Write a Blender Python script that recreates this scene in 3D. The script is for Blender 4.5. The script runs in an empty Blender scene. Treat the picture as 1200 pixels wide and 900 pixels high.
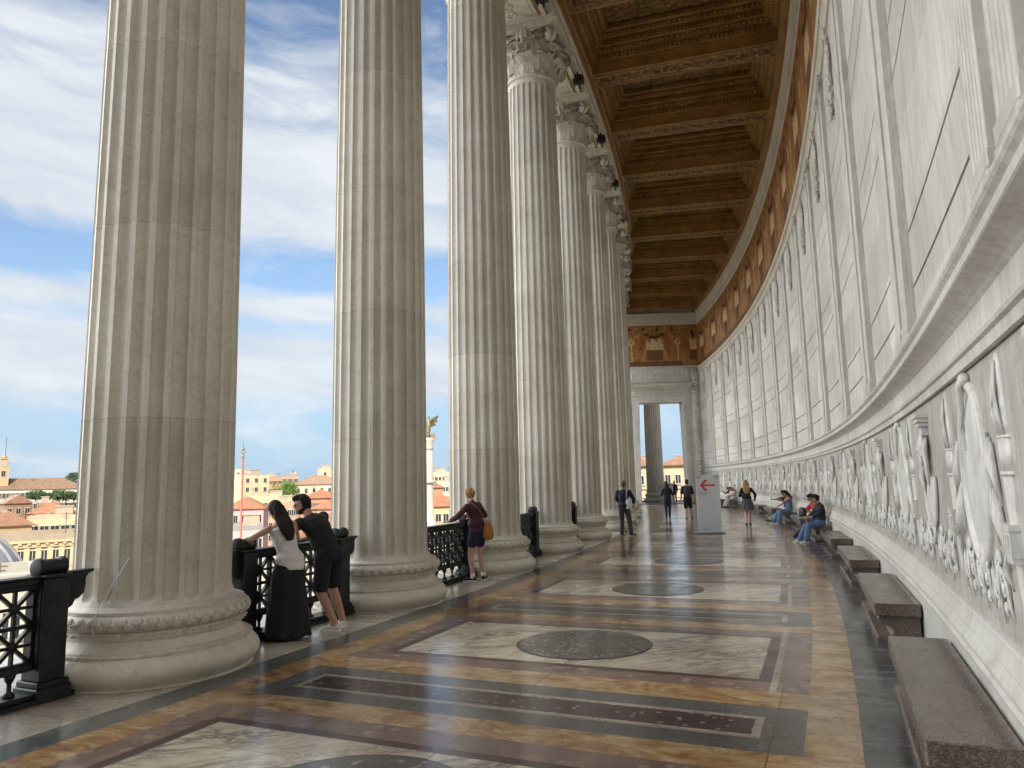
import bpy, math, random
import numpy as np
from mathutils import Vector, Matrix, Euler
random.seed(7)
PI = math.pi
R_ = math.radians
SC = bpy.context.scene
COL = SC.collection

# ------------------------------------------------------------------ the arc everything stands on
CX, CY = -145.979, 7.367          # centre of the curved portico
RC, A1, DA = 139.556, -0.691, 1.722   # column ring radius, first column angle, bay angle (degrees)
EYE = 1.75
A_END, A_BACK = 20.55, -6.2        # end walls

def W(R, a, z=0.0):
    a = R_(a)
    return Vector((CX + R*math.cos(a), CY + R*math.sin(a), z))

def LP(Rref):
    """arc coordinates -> coordinates of an object standing at radius Rref, x outward, y along the arc"""
    def f(R, da, z):
        q = R_(da)
        return (R*math.cos(q) - Rref, R*math.sin(q), z)
    return f

# camera frame, also used to place far buildings by bearing and distance
FPX, PITCH, ROLL, YAW = 854.619, 7.851, -1.298, 22.759
_cy, _sy = math.cos(R_(YAW)), math.sin(R_(YAW))
_f = Vector((-_sy, _cy, 0)); _r = Vector((_cy, _sy, 0)); _u = Vector((0, 0, 1))
_F = _f*math.cos(R_(PITCH)) + _u*math.sin(R_(PITCH))
_U = _u*math.cos(R_(PITCH)) - _f*math.sin(R_(PITCH))
_Rt = _r*math.cos(R_(ROLL)) + _U*math.sin(R_(ROLL))
_Up = _U*math.cos(R_(ROLL)) - _r*math.sin(R_(ROLL))
EYEP = Vector((0, 0, EYE))
def sight(u, v, d):
    """point at ground distance d on the bearing of photo pixel (u, v)"""
    q = _F + _Rt*((u-600)/FPX) - _Up*((v-450)/FPX)
    return EYEP + q*(d/math.hypot(q.x, q.y))

# ------------------------------------------------------------------ mesh builder
class MB:
    def __init__(s):
        s.v = []; s.f = []; s.m = []; s.sm = []; s.M = None; s.mi = 0; s.smooth = False
    def P(s, p):
        p = Vector(p)
        if s.M is not None: p = s.M @ p
        s.v.append(tuple(p)); return len(s.v)-1
    def F(s, idx, smooth=None):
        s.f.append(tuple(idx)); s.m.append(s.mi); s.sm.append(s.smooth if smooth is None else smooth)
    def quad(s, a, b, c, d, smooth=None):
        s.F([s.P(a), s.P(b), s.P(c), s.P(d)], smooth)
    def box(s, x0, x1, y0, y1, z0, z1, bev=0.0):
        if bev <= 0:
            i = [s.P((x, y, z)) for x in (x0, x1) for y in (y0, y1) for z in (z0, z1)]
            for q in ((0,1,3,2),(4,6,7,5),(0,4,5,1),(2,3,7,6),(0,2,6,4),(1,5,7,3)): s.F([i[k] for k in q])
            return
        b = bev
        def ring(zz, o):
            return [s.P(p) for p in ((x0+o+b*0, y0+o+b, zz),(x0+o+b, y0+o, zz),(x1-o-b, y0+o, zz),(x1-o, y0+o+b, zz),
                                     (x1-o, y1-o-b, zz),(x1-o-b, y1-o, zz),(x0+o+b, y1-o, zz),(x0+o, y1-o-b, zz))]
        r = [ring(z0, b*.7), ring(z0+b*.7, 0), ring(z1-b*.7, 0), ring(z1, b*.7)]
        for k in range(3):
            for j in range(8): s.F([r[k][j], r[k][(j+1) % 8], r[k+1][(j+1) % 8], r[k+1][j]])
        s.F(r[0][::-1]); s.F(r[3])
    def grid(s, rows, closed_u=False, closed_v=False, smooth=True):
        """rows: list of lists of points"""
        ix = [[s.P(p) for p in r] for r in rows]
        n = len(ix); m = len(ix[0])
        for i in range(n if closed_v else n-1):
            for j in range(m if closed_u else m-1):
                a = ix[i]; b = ix[(i+1) % n]; s.F([a[j], a[(j+1) % m], b[(j+1) % m], b[j]], smooth)
        return ix
    def lathe(s, prof, n=48, smooth=True, cap=True, cx=0, cy=0, sx=1, sy=1):
        rows = [[(cx+sx*r*math.cos(2*PI*j/n), cy+sy*r*math.sin(2*PI*j/n), z) for j in range(n)] for r, z in prof]
        ix = s.grid(rows, closed_u=True, smooth=smooth)
        if cap:
            s.F(ix[0][::-1], False); s.F(ix[-1], False)
    def tube(s, pts, rad, n=8, cap=True, smooth=True, flat=1.0):
        pts = [Vector(p) for p in pts]
        if not hasattr(rad, '__len__'): rad = [rad]*len(pts)
        up = Vector((0.03, 0.02, 1)); rows = []
        for i, p in enumerate(pts):
            t = (pts[min(i+1, len(pts)-1)] - pts[max(i-1, 0)]).normalized()
            a = t.cross(up)
            if a.length < 1e-3: a = t.cross(Vector((1, 0, 0)))
            a.normalize(); b = a.cross(t).normalized()
            rows.append([p + a*rad[i]*math.cos(2*PI*j/n) + b*rad[i]*flat*math.sin(2*PI*j/n) for j in range(n)])
        ix = s.grid(rows, closed_u=True, smooth=smooth)
        if cap: s.F(ix[0][::-1]); s.F(ix[-1])
    def ell(s, c, r, n=10, m=7, rot=None):
        c = Vector(c); rows = []
        for i in range(1, m):
            th = PI*i/m
            row = []
            for j in range(n):
                q = Vector((r[0]*math.sin(th)*math.cos(2*PI*j/n), r[1]*math.sin(th)*math.sin(2*PI*j/n), -r[2]*math.cos(th)))
                if rot is not None: q = rot @ q
                row.append(c+q)
            rows.append(row)
        ix = s.grid(rows, closed_u=True)
        for sgn, row in ((-1, ix[0]), (1, ix[-1])):
            q = Vector((0, 0, sgn*r[2]))
            if rot is not None: q = rot @ q
            k = s.P(c+q)
            for j in range(n):
                s.F([row[(j+1) % n], row[j], k] if sgn < 0 else [row[j], row[(j+1) % n], k], True)
    def sweep(s, prof, a0, a1, step=0.25, f=None, smooth=False, cap=True, rot=1):
        """profile of (R, z) swept along the arc from a0 to a1 (degrees)"""
        f = f or (lambda R, a, z: W(R, a, z))
        n = max(1, int(math.ceil((a1-a0)/step)))
        rows = [[f(R, a0+(a1-a0)*i/n, z) for R, z in prof] for i in range(n+1)]
        ix = s.grid(rows, smooth=smooth)
        if cap:
            s.F(ix[0]); s.F(ix[-1][::-1])
    def pbox(s, R0, R1, a0, a1, z0, z1, f=None, step=0.25):
        f = f or (lambda R, a, z: W(R, a, z))
        n = max(1, int(math.ceil((a1-a0)/step)))
        rows = [[f(R, a0+(a1-a0)*i/n, z) for R, z in ((R0, z0), (R1, z0), (R1, z1), (R0, z1))] for i in range(n+1)]
        ix = s.grid(rows, closed_u=True, smooth=False)
        s.F(ix[0]); s.F(ix[-1][::-1])
    def prism(s, pts, z0, z1, plane='xy'):
        """extrude a closed outline; plane 'xy' along z, 'yz' along x"""
        def T(a, b, c): return (a, b, c) if plane == 'xy' else (c, a, b) if plane == 'yz' else (a, c, b)
        lo = [s.P(T(a, b, z0)) for a, b in pts]; hi = [s.P(T(a, b, z1)) for a, b in pts]
        n = len(pts)
        for j in range(n): s.F([lo[j], lo[(j+1) % n], hi[(j+1) % n], hi[j]], False)
        s.F(lo[::-1], False); s.F(hi, False)
    def mesh(s, name, mats):
        me = bpy.data.meshes.new(name)
        me.from_pydata(s.v, [], s.f)
        for m in (mats if isinstance(mats, (list, tuple)) else [mats]): me.materials.append(m)
        me.polygons.foreach_set('material_index', s.m)
        me.polygons.foreach_set('use_smooth', s.sm)
        me.update()
        return me

def fixn(me):
    import bmesh
    b = bmesh.new(); b.from_mesh(me)
    bmesh.ops.recalc_face_normals(b, faces=b.faces[:])
    b.to_mesh(me); b.free()

def ob(name, mb, mats, parent=None, loc=(0, 0, 0), rz=0.0, fix=True, world=False):
    me = mb.mesh(name, mats) if isinstance(mb, MB) else mb
    if fix and isinstance(mb, MB): fixn(me)
    o = bpy.data.objects.new(name, me); COL.objects.link(o)
    o.location = loc; o.rotation_euler = (0, 0, rz)
    if parent is not None:
        o.parent = parent
        if world:      # geometry given in world coordinates under a translated/rotated thing
            o.matrix_parent_inverse = (Matrix.Translation(parent.location) @ parent.rotation_euler.to_matrix().to_4x4()).inverted()
    return o
def tag(o, label, cat, group=None, kind=None):
    if label: o['label'] = label
    if cat: o['category'] = cat
    if group: o['group'] = group
    if kind: o['kind'] = kind
    return o
def thing(name, label, cat, loc=(0, 0, 0), rz=0.0, group=None):
    o = bpy.data.objects.new(name, None); COL.objects.link(o)
    o.empty_display_size = .3
    o.location = loc; o.rotation_euler = (0, 0, rz)
    return tag(o, label, cat, group)
def copy_tree(o, parent=None):
    c = o.copy(); COL.objects.link(c)
    if parent is not None: c.parent = parent
    for ch in list(o.children): copy_tree(ch, c)
    return c
def polar(o, R, a, z=0.0, extra=0.0):
    o.location = W(R, a, z); o.rotation_euler = (0, 0, R_(a+extra)); return o

# ------------------------------------------------------------------ material helpers
def mat(name, base=(.5, .5, .5), rough=.6, metal=0.0, spec=.5):
    m = bpy.data.materials.new(name); m.use_nodes = True
    nt = m.node_tree; b = nt.nodes['Principled BSDF']
    b.inputs['Base Color'].default_value = (*base, 1)
    b.inputs['Roughness'].default_value = rough
    b.inputs['Metallic'].default_value = metal
    b.inputs['Specular IOR Level'].default_value = spec
    return m
class N:
    """small node writer"""
    def __init__(s, m):
        s.nt = m.node_tree; s.b = s.nt.nodes.get('Principled BSDF')
    def n(s, t, **k):
        q = s.nt.nodes.new(t)
        for a, b in k.items(): setattr(q, a, b)
        return q
    def l(s, a, b): s.nt.links.new(a, b)
    def coord(s, kind='Object', scale=(1, 1, 1), loc=(0, 0, 0), rot=(0, 0, 0)):
        if kind == 'World':
            o = s.n('ShaderNodeNewGeometry').outputs['Position']
        else:
            o = s.n('ShaderNodeTexCoord').outputs[kind]
        mp = s.n('ShaderNodeMapping'); mp.inputs['Scale'].default_value = scale
        mp.inputs['Location'].default_value = loc; mp.inputs['Rotation'].default_value = rot
        s.l(o, mp.inputs[0]); return mp.outputs[0]
    def arc(s, scale=(1, 1, 1)):
        """(radial metres, metres along the arc, z) of the point"""
        g = s.n('ShaderNodeNewGeometry'); sp = s.n('ShaderNodeSeparateXYZ'); s.l(g.outputs['Position'], sp.inputs[0])
        x = s.math('SUBTRACT', sp.outputs[0], CX); y = s.math('SUBTRACT', sp.outputs[1], CY)
        r = s.math('SQRT', s.math('ADD', s.math('MULTIPLY', x, x), s.math('MULTIPLY', y, y)))
        a = s.math('MULTIPLY', s.math('ARCTAN2', y, x), 146.0)
        r = s.math('SUBTRACT', r, 140.0)
        c = s.n('ShaderNodeCombineXYZ')
        s.l(s.math('MULTIPLY', r, scale[0]), c.inputs[0]); s.l(s.math('MULTIPLY', a, scale[1]), c.inputs[1])
        s.l(s.math('MULTIPLY', sp.outputs[2], scale[2]), c.inputs[2])
        return c.outputs[0], r, a, sp.outputs[2]
    def math(s, op, a, b=None, c=None):
        q = s.n('ShaderNodeMath', operation=op)
        for i, x in enumerate((a, b, c)):
            if x is None: continue
            if isinstance(x, (int, float)): q.inputs[i].default_value = x
            else: s.l(x, q.inputs[i])
        return q.outputs[0]
    def noise(s, vec, scale=5, detail=4, rough=.55, dist=0.0, out='Fac'):
        q = s.n('ShaderNodeTexNoise'); s.l(vec, q.inputs['Vector'])
        q.inputs['Scale'].default_value = scale; q.inputs['Detail'].default_value = detail
        q.inputs['Roughness'].default_value = rough; q.inputs['Distortion'].default_value = dist
        return q.outputs[out]
    def vor(s, vec, scale=5, feature='F1', out='Distance', rnd=1.0):
        q = s.n('ShaderNodeTexVoronoi', feature=feature); s.l(vec, q.inputs['Vector'])
        q.inputs['Scale'].default_value = scale; q.inputs['Randomness'].default_value = rnd
        return q.outputs[out]
    def ramp(s, fac, stops, interp='LINEAR'):
        q = s.n('ShaderNodeValToRGB'); s.l(fac, q.inputs[0]); cr = q.color_ramp; cr.interpolation = interp
        while len(cr.elements) < len(stops): cr.elements.new(.5)
        for e, (p, c) in zip(cr.elements, stops):
            e.position = p
            e.color = (*c, 1) if hasattr(c, '__len__') else (c, c, c, 1)
        return q.outputs[0]
    def mix(s, fac, a, b, mode='MIX'):
        q = s.n('ShaderNodeMix', data_type='RGBA', blend_type=mode)
        for i, x in ((0, fac), (6, a), (7, b)):
            if isinstance(x, (int, float)): q.inputs[i].default_value = x if i == 0 else (x, x, x, 1)
            elif isinstance(x, (tuple, list)): q.inputs[i].default_value = (*x, 1)
            else: s.l(x, q.inputs[i])
        return q.outputs[2]
    def color(s, c): s.l(c, s.b.inputs['Base Color'])
    def rough(s, c): s.l(c, s.b.inputs['Roughness'])
    def bump(s, h, dist=.01, strength=1.0):
        q = s.n('ShaderNodeBump'); q.inputs['Distance'].default_value = dist; q.inputs['Strength'].default_value = strength
        s.l(h, q.inputs['Height']); s.l(q.outputs[0], s.b.inputs['Normal'])
# ================================================================== materials
def m_column():
    m = mat('column_marble', (.5, .47, .42), .55); n = N(m)
    v = n.coord('Object'); oi = n.n('ShaderNodeObjectInfo').outputs['Random']
    add = n.n('ShaderNodeVectorMath', operation='ADD'); n.l(v, add.inputs[0])
    cb = n.n('ShaderNodeCombineXYZ'); n.l(n.math('MULTIPLY', oi, 37.0), cb.inputs[0]); n.l(n.math('MULTIPLY', oi, 17.0), cb.inputs[2]); n.l(cb.outputs[0], add.inputs[1])
    vv = add.outputs[0]
    c = n.ramp(n.noise(vv, 1.1, 6, .6, .6), [(.25, (.52, .482, .41)), (.5, (.635, .598, .525)), (.78, (.72, .69, .625))])
    # fine grain and thin fossil veins
    c = n.mix(n.ramp(n.noise(vv, 26, 5, .7), [(.35, .0), (.75, .38)]), c, (.40, .37, .315))
    vein = n.ramp(n.math('ABSOLUTE', n.math('SUBTRACT', n.noise(vv, 2.3, 7, .62, 1.6), .5)), [(.0, 1.0), (.012, .0)])
    c = n.mix(n.math('MULTIPLY', vein, .42), c, (.30, .235, .165))
    # run-off streaks
    st = n.coord('Object', (7, 7, .22))
    c = n.mix(n.math('MULTIPLY', n.ramp(n.noise(st, 1.3, 5, .65), [(.52, .0), (.78, .75)]), .6), c, (.34, .31, .26))
    # drum joints and differing drums
    sp = n.n('ShaderNodeSeparateXYZ'); n.l(v, sp.inputs[0])
    z = n.math('ADD', sp.outputs[2], n.math('MULTIPLY', n.noise(n.coord('Object', (2, 2, 2)), 1.0, 2), .008))
    q = n.math('DIVIDE', n.math('SUBTRACT', z, .495), 1.985)
    fr = n.math('ABSOLUTE', n.math('SUBTRACT', n.math('FRACT', n.math('ADD', q, .5)), .5))
    drum = n.n('ShaderNodeTexWhiteNoise', noise_dimensions='1D'); n.l(n.math('ADD', n.math('FLOOR', q), n.math('MULTIPLY', oi, 91)), drum.inputs['W'])
    c = n.mix(1.0, c, n.ramp(drum.outputs['Value'], [(0, .90), (1, 1.06)]), 'MULTIPLY')
    dark = n.ramp(n.noise(vv, 9, 3, .6), [(.3, .25), (.65, .95)])
    gate = n.math('GREATER_THAN', sp.outputs[2], 1.4)
    c = n.mix(n.math('MULTIPLY', n.math('MULTIPLY', n.math('LESS_THAN', fr, .0028), dark), n.math('MULTIPLY', gate, .5)), c, (.20, .17, .13))
    n.color(c)
    n.bump(n.noise(vv, 38, 5, .7), .004, .6)
    return m
def m_marble(name, lo, mid, hi, veins=.35, rough=.5, streak=.4, kind='World', scale=1.0, panel=False, brown=.0):
    m = mat(name, mid, rough); n = N(m)
    v = n.coord(kind, (scale,)*3)
    c = n.ramp(n.noise(v, .9, 6, .62, 1.0), [(.25, lo), (.5, mid), (.78, hi)])
    vs = n.coord(kind, (1.6*scale, 1.6*scale, .5*scale), rot=(.2, .1, .3))
    vein = n.ramp(n.math('ABSOLUTE', n.math('SUBTRACT', n.noise(vs, 1.5, 8, .66, 1.8), .5)), [(.0, 1.0), (.05, .0)])
    c = n.mix(n.math('MULTIPLY', vein, veins), c, tuple(x*.55 for x in lo))
    st = n.coord(kind, (6*scale, 6*scale, .35*scale))
    c = n.mix(n.math('MULTIPLY', n.ramp(n.noise(st, 1.4, 5, .7), [(.5, .0), (.8, .8)]), streak), c, tuple(x*.62 for x in lo))
    if brown:
        c = n.mix(n.math('MULTIPLY', n.ramp(n.noise(v, 2.3, 5, .7, .4), [(.58, .0), (.74, 1.0)]), brown), c, (.34, .25, .15))
    if panel:   # each slab its own tone, by bay and course
        av, r, a, z = n.arc()
        w = n.n('ShaderNodeTexWhiteNoise', noise_dimensions='2D'); cb = n.n('ShaderNodeCombineXYZ')
        n.l(n.math('FLOOR', n.math('DIVIDE', a, 2.19)), cb.inputs[0]); n.l(n.math('FLOOR', n.math('DIVIDE', z, .8)), cb.inputs[1]); n.l(cb.outputs[0], w.inputs['Vector'])
        c = n.mix(1.0, c, n.ramp(w.outputs['Value'], [(0, (.82, .80, .76)), (1, (1.05, 1.05, 1.05))]), 'MULTIPLY')
    n.color(c)
    n.bump(n.noise(v, 30, 5, .7), .003, .5)
    return m
def floor_common(n, c, rlo=.07, rhi=.22, slab=True, bump=.0006):
    av, r, a, z = n.arc()
    if slab:
        w = n.n('ShaderNodeTexWhiteNoise', noise_dimensions='2D'); cb = n.n('ShaderNodeCombineXYZ')
        n.l(n.math('FLOOR', n.math('DIVIDE', n.math('ADD', r, .55), 2.03)), cb.inputs[0]); n.l(n.math('FLOOR', n.math('DIVIDE', n.math('ADD', a, .41), 1.46)), cb.inputs[1]); n.l(cb.outputs[0], w.inputs['Vector'])
        c = n.mix(1.0, c, n.ramp(w.outputs['Value'], [(0, (.80, .78, .76)), (1, (1.1, 1.08, 1.05))]), 'MULTIPLY')
        f2 = n.math('ABSOLUTE', n.math('SUBTRACT', n.math('FRACT', n.math('DIVIDE', n.math('ADD', a, .41), 1.46)), .5))
        c = n.mix(n.math('MULTIPLY', n.math('GREATER_THAN', f2, .4970), .45), c, (.06, .045, .03))
        crack = n.ramp(n.math('ABSOLUTE', n.math('SUBTRACT', n.noise(n.coord('World'), .55, 6, .6, 1.2), .5)), [(.0, 1.0), (.0018, .0)])
        c = n.mix(n.math('MULTIPLY', crack, .5), c, (.05, .04, .03))
        # slab joints
        f1 = n.math('ABSOLUTE', n.math('SUBTRACT', n.math('FRACT', n.math('DIVIDE', n.math('ADD', r, .55), 2.03)), .5))
        c = n.mix(n.math('MULTIPLY', n.math('GREATER_THAN', f1, .4975), .75), c, (.05, .035, .025))
    # foot wear: dull patches in the polish
    n.color(c)
    n.rough(n.ramp(n.noise(n.coord('World', (1.0, 1.0, 1.0)), 2.3, 9, .75), [(.34, rlo), (.68, rhi*1.15)]))
    n.bump(n.noise(n.coord('World'), 5.0, 3, .5), bump*3, 1.0)
def m_giallo():
    m = mat('yellow_marble', (.4, .27, .12), .15); n = N(m)
    av, r, a, z = n.arc((1, 1.9, 1))
    c = n.ramp(n.noise(av, 1.5, 8, .66, 1.9), [(.24, (.10, .045, .026)), (.38, (.21, .11, .048)), (.5, (.34, .21, .09)), (.62, (.43, .32, .18)), (.76, (.47, .41, .31))])
    c = n.mix(n.math('MULTIPLY', n.ramp(n.noise(av, .42, 4, .6), [(.5, .0), (.72, .9)]), .6), c, (.56, .48, .36))
    vein = n.ramp(n.math('ABSOLUTE', n.math('SUBTRACT', n.noise(av, 2.2, 8, .7, 2.5), .5)), [(.0, 1.0), (.022, .0)])
    c = n.mix(n.math('MULTIPLY', vein, .7), c, (.16, .07, .05))
    floor_common(n, c); return m
def m_pavon():
    m = mat('veined_white_marble', (.6, .57, .5), .15); n = N(m)
    av, r, a, z = n.arc((1, 1.25, 1))
    c = n.ramp(n.noise(av, .9, 7, .6, 1.0), [(.25, (.34, .29, .21)), (.5, (.48, .43, .34)), (.75, (.58, .54, .46))])
    v2 = n.n('ShaderNodeVectorRotate', rotation_type='Z_AXIS'); n.l(av, v2.inputs['Vector']); v2.inputs['Angle'].default_value = .75
    mp = n.n('ShaderNodeMapping'); mp.inputs['Scale'].default_value = (2.6, .8, 1); n.l(v2.outputs[0], mp.inputs[0])
    vein = n.ramp(n.math('ABSOLUTE', n.math('SUBTRACT', n.noise(mp.outputs[0], 1.3, 9, .72, 1.7), .5)), [(.0, 1.0), (.045, .35), (.09, .0)])
    gate = n.ramp(n.noise(mp.outputs[0], .8, 3), [(.38, .25), (.6, 1.0)])
    c = n.mix(n.math('MULTIPLY', vein, n.math('MULTIPLY', gate, .95)), c, (.10, .085, .09))
    floor_common(n, c); return m
def m_breccia(name, base, chips, scale=16, chipamt=.5, mid=None):
    m = mat(name, base, .15); n = N(m)
    av, r, a, z = n.arc()
    big = n.ramp(n.noise(av, 1.2, 6, .65, 1.2), [(.3, tuple(x*.72 for x in base)), (.7, tuple(min(1, x*1.35) for x in base))])
    q = n.n('ShaderNodeTexVoronoi'); n.l(av, q.inputs['Vector']); q.inputs['Scale'].default_value = scale
    sel = n.n('ShaderNodeSeparateColor'); n.l(q.outputs['Color'], sel.inputs[0])
    k = n.math('MULTIPLY', n.math('GREATER_THAN', sel.outputs[0], 1-chipamt), n.math('LESS_THAN', q.outputs['Distance'], .38))
    c = n.mix(n.math('MULTIPLY', k, .7), big, chips)
    q2 = n.noise(av, 55, 4, .8)
    c = n.mix(n.ramp(q2, [(.45, .0), (.8, .55)]), c, tuple(min(1, x*.55+.02) for x in chips))
    if mid is not None:
        c = n.mix(n.ramp(n.noise(av, 2.6, 6, .7, 1.5), [(.5, .0), (.7, .8)]), c, mid)
    floor_common(n, c, .09, .26, slab=True); return m
def m_bardiglio():
    m = mat('grey_streaked_marble', (.1, .1, .11), .2); n = N(m)
    av, r, a, z = n.arc((.55, 3.6, 1))
    c = n.ramp(n.noise(av, 1.6, 8, .7, .9), [(.25, (.035, .037, .042)), (.52, (.085, .088, .094)), (.68, (.17, .175, .18)), (.8, (.34, .34, .33))])
    floor_common(n, c, .11, .3); return m
def m_band():
    m = mat('grey_green_marble', (.14, .15, .15), .2); n = N(m)
    av, r, a, z = n.arc((1, .8, 1))
    c = n.ramp(n.noise(av, 1.6, 8, .7, 1.4), [(.25, (.06, .067, .065)), (.55, (.13, .138, .135)), (.75, (.25, .25, .235))])
    floor_common(n, c, .1, .26); return m
def m_palefloor():
    m = mat('pale_floor_marble', (.42, .38, .32), .25); n = N(m)
    av, r, a, z = n.arc()
    c = n.ramp(n.noise(av, 1.1, 8, .66, .8), [(.25, (.32, .285, .23)), (.5, (.44, .405, .345)), (.75, (.54, .50, .44))])
    vein = n.ramp(n.math('ABSOLUTE', n.math('SUBTRACT', n.noise(av, 1.2, 8, .7, 2.5), .5)), [(.0, 1.0), (.012, .0)])
    c = n.mix(n.math('MULTIPLY', vein, .6), c, (.2, .12, .08))
    floor_common(n, c, .12, .30); return m
def m_gilt(name='gilded_wood', lo=(.19, .098, .026), hi=(.44, .255, .075), metal=.1, rough=.48):
    m = mat(name, hi, rough, metal); n = N(m)
    v = n.coord('World')
    c = n.ramp(n.noise(v, 1.3, 6, .65), [(.3, lo), (.72, hi)])
    c = n.mix(n.ramp(n.noise(v, 18, 4, .7), [(.45, .0), (.8, .5)]), c, tuple(x*.6 for x in lo))
    n.color(c); n.bump(n.noise(v, 22, 4, .7), .006, .6); return m
def m_carved(name='carved_gilt'):
    m = mat(name, (.2, .1, .03), .5, .15); n = N(m)
    v = n.coord('Object')
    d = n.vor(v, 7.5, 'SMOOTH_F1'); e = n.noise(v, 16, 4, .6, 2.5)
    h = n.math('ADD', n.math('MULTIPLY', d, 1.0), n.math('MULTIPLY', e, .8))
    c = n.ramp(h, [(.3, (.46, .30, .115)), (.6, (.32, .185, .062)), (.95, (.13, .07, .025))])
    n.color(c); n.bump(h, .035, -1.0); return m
def m_plain(name, base, rough=.7, var=.25, scale=3.0, metal=0, bump=0.0, kind='Object'):
    m = mat(name, base, rough, metal); n = N(m)
    v = n.coord(kind)
    c = n.ramp(n.noise(v, scale, 5, .65), [(.3, tuple(x*(1-var) for x in base)), (.7, tuple(min(1, x*(1+var)) for x in base))])
    n.color(c)
    if bump: n.bump(n.noise(v, scale*8, 4, .7), bump, .8)
    return m
def m_granite():
    m = mat('brown_granite', (.12, .09, .075), .3); n = N(m)
    v = n.coord('Object')
    q = n.n('ShaderNodeTexVoronoi'); n.l(v, q.inputs['Vector']); q.inputs['Scale'].default_value = 120
    sel = n.n('ShaderNodeSeparateColor'); n.l(q.outputs['Color'], sel.inputs[0])
    c = n.ramp(sel.outputs[0], [(.0, (.060, .044, .036)), (.4, (.095, .070, .057)), (.7, (.13, .097, .079)), (.95, (.20, .16, .137))])
    c = n.mix(n.ramp(n.noise(v, 3.0, 6, .7), [(.4, .0), (.75, .4)]), c, (.20, .16, .14))
    n.color(c); n.rough(n.ramp(n.noise(v, 4, 4), [(.3, .14), (.7, .30)])); n.bump(n.noise(v, 60, 3, .6), .0006, .4); return m
def m_bronze():
    m = mat('dark_bronze', (.02, .024, .024), .42, .5); n = N(m)
    v = n.coord('Object')
    c = n.ramp(n.noise(v, 5, 5, .7), [(.35, (.012, .013, .014)), (.7, (.03, .036, .035))])
    n.color(c); n.bump(n.noise(v, 40, 3, .6), .002, .6); return m
def m_tile(base):
    m = mat('roof_tiles', base, .85); n = N(m)
    v = n.coord('Object')
    c = n.ramp(n.noise(v, .8, 6, .7), [(.3, tuple(x*.65 for x in base)), (.7, tuple(min(1, x*1.25) for x in base))])
    wv = n.n('ShaderNodeTexWave'); n.l(v, wv.inputs['Vector']); wv.inputs['Scale'].default_value = 1.6; wv.inputs['Distortion'].default_value = 1.5
    c = n.mix(n.math('MULTIPLY', wv.outputs['Fac'], .3), c, tuple(x*.5 for x in base))
    n.color(c); return m
def m_plaster(base):
    m = mat('plaster', base, .85); n = N(m)
    v = n.coord('Object', (1, 1, .6))
    c = n.ramp(n.noise(v, .35, 7, .7), [(.3, tuple(x*.8 for x in base)), (.7, tuple(min(1, x*1.08) for x in base))])
    st = n.coord('Object', (1.5, 1.5, .15))
    c = n.mix(n.ramp(n.noise(st, 1.0, 5, .7), [(.55, .0), (.8, .35)]), c, tuple(x*.55 for x in base))
    n.color(c); return m
def m_leaf(base=(.05, .085, .022)):
    m = mat('foliage', base, .7); n = N(m)
    v = n.coord('Object')
    c = n.ramp(n.noise(v, 1.2, 4, .7), [(.3, tuple(x*.55 for x in base)), (.7, tuple(x*1.7 for x in base))])
    n.color(c); return m
def m_fabric(name, base, rough=.9, var=.2):
    m = m_plain(name, base, rough, var, 9.0); n = N(m); n.bump(n.noise(n.coord('Object', (1, 1, .55)), 11, 4, .55, .9), .022, .9); return m
M = {}
M['column'] = m_column()
M['capital'] = m_marble('capital_marble', (.38, .34, .27), (.60, .57, .49), (.72, .69, .63), .25, .6, .25, 'Object', 1.4, brown=.55)
M['wall'] = m_marble('wall_marble', (.62, .60, .565), (.735, .72, .69), (.80, .79, .765), .32, .5, .5, 'World', 1.0, panel=True)
M['wallgap'] = m_plain('wall_joint', (.20, .18, .155), .8, .3, 5)
M['pilaster'] = m_marble('pilaster_marble', (.47, .45, .40), (.60, .58, .535), (.68, .665, .63), .25, .55, .45, 'World', 1.0, brown=.22)
M['relief'] = m_marble('relief_marble', (.54, .525, .49), (.70, .685, .655), (.78, .77, .745), .3, .42, .35, 'World', 1.3, brown=.28)
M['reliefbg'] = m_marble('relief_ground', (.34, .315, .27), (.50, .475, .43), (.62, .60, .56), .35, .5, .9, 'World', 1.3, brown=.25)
M['ledge'] = m_marble('ledge_marble', (.50, .48, .44), (.66, .64, .60), (.74, .725, .69), .3, .45, .3, 'World', 1.0, brown=.3)
M['base_m'] = m_marble('base_moulding_marble', (.50, .48, .44), (.66, .64, .60), (.74, .725, .69), .18, .4, .12, 'World', 1.5, brown=.5)
M['cornice'] = m_marble('cornice_marble', (.50, .46, .38), (.62, .58, .50), (.70, .67, .60), .15, .6, .2)
M['endwall'] = m_marble('end_wall_marble', (.50, .475, .42), (.62, .595, .54), (.70, .68, .63), .25, .55, .3, brown=.1)
M['giallo'] = m_giallo(); M['pavon'] = m_pavon()
M['porph'] = m_breccia('dark_porphyry', (.045, .028, .032), (.26, .22, .22), 17, .22)
M['purple'] = m_breccia('purple_breccia', (.15, .10, .088), (.30, .23, .20), 8, .30, mid=(.27, .185, .14))
M['granitef'] = m_breccia('grey_granite_band', (.088, .088, .086), (.17, .165, .16), 60, .5)
M['dark'] = m_breccia('dark_red_border', (.062, .032, .036), (.09, .06, .06), 20, .3)
M['lightb'] = m_breccia('speckled_pale_border', (.30, .265, .215), (.14, .11, .09), 34, .45)
M['disc'] = m_breccia('grey_breccia_disc', (.062, .058, .056), (.25, .24, .225), 15, .42)
M['bardiglio'] = m_bardiglio(); M['band'] = m_band(); M['palefl'] = m_palefloor()
M['gilt'] = m_gilt(); M['carved'] = m_carved()
M['giltflat'] = m_gilt('gilded_board', (.20, .10, .030), (.36, .19, .06), .08, .5)
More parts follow.
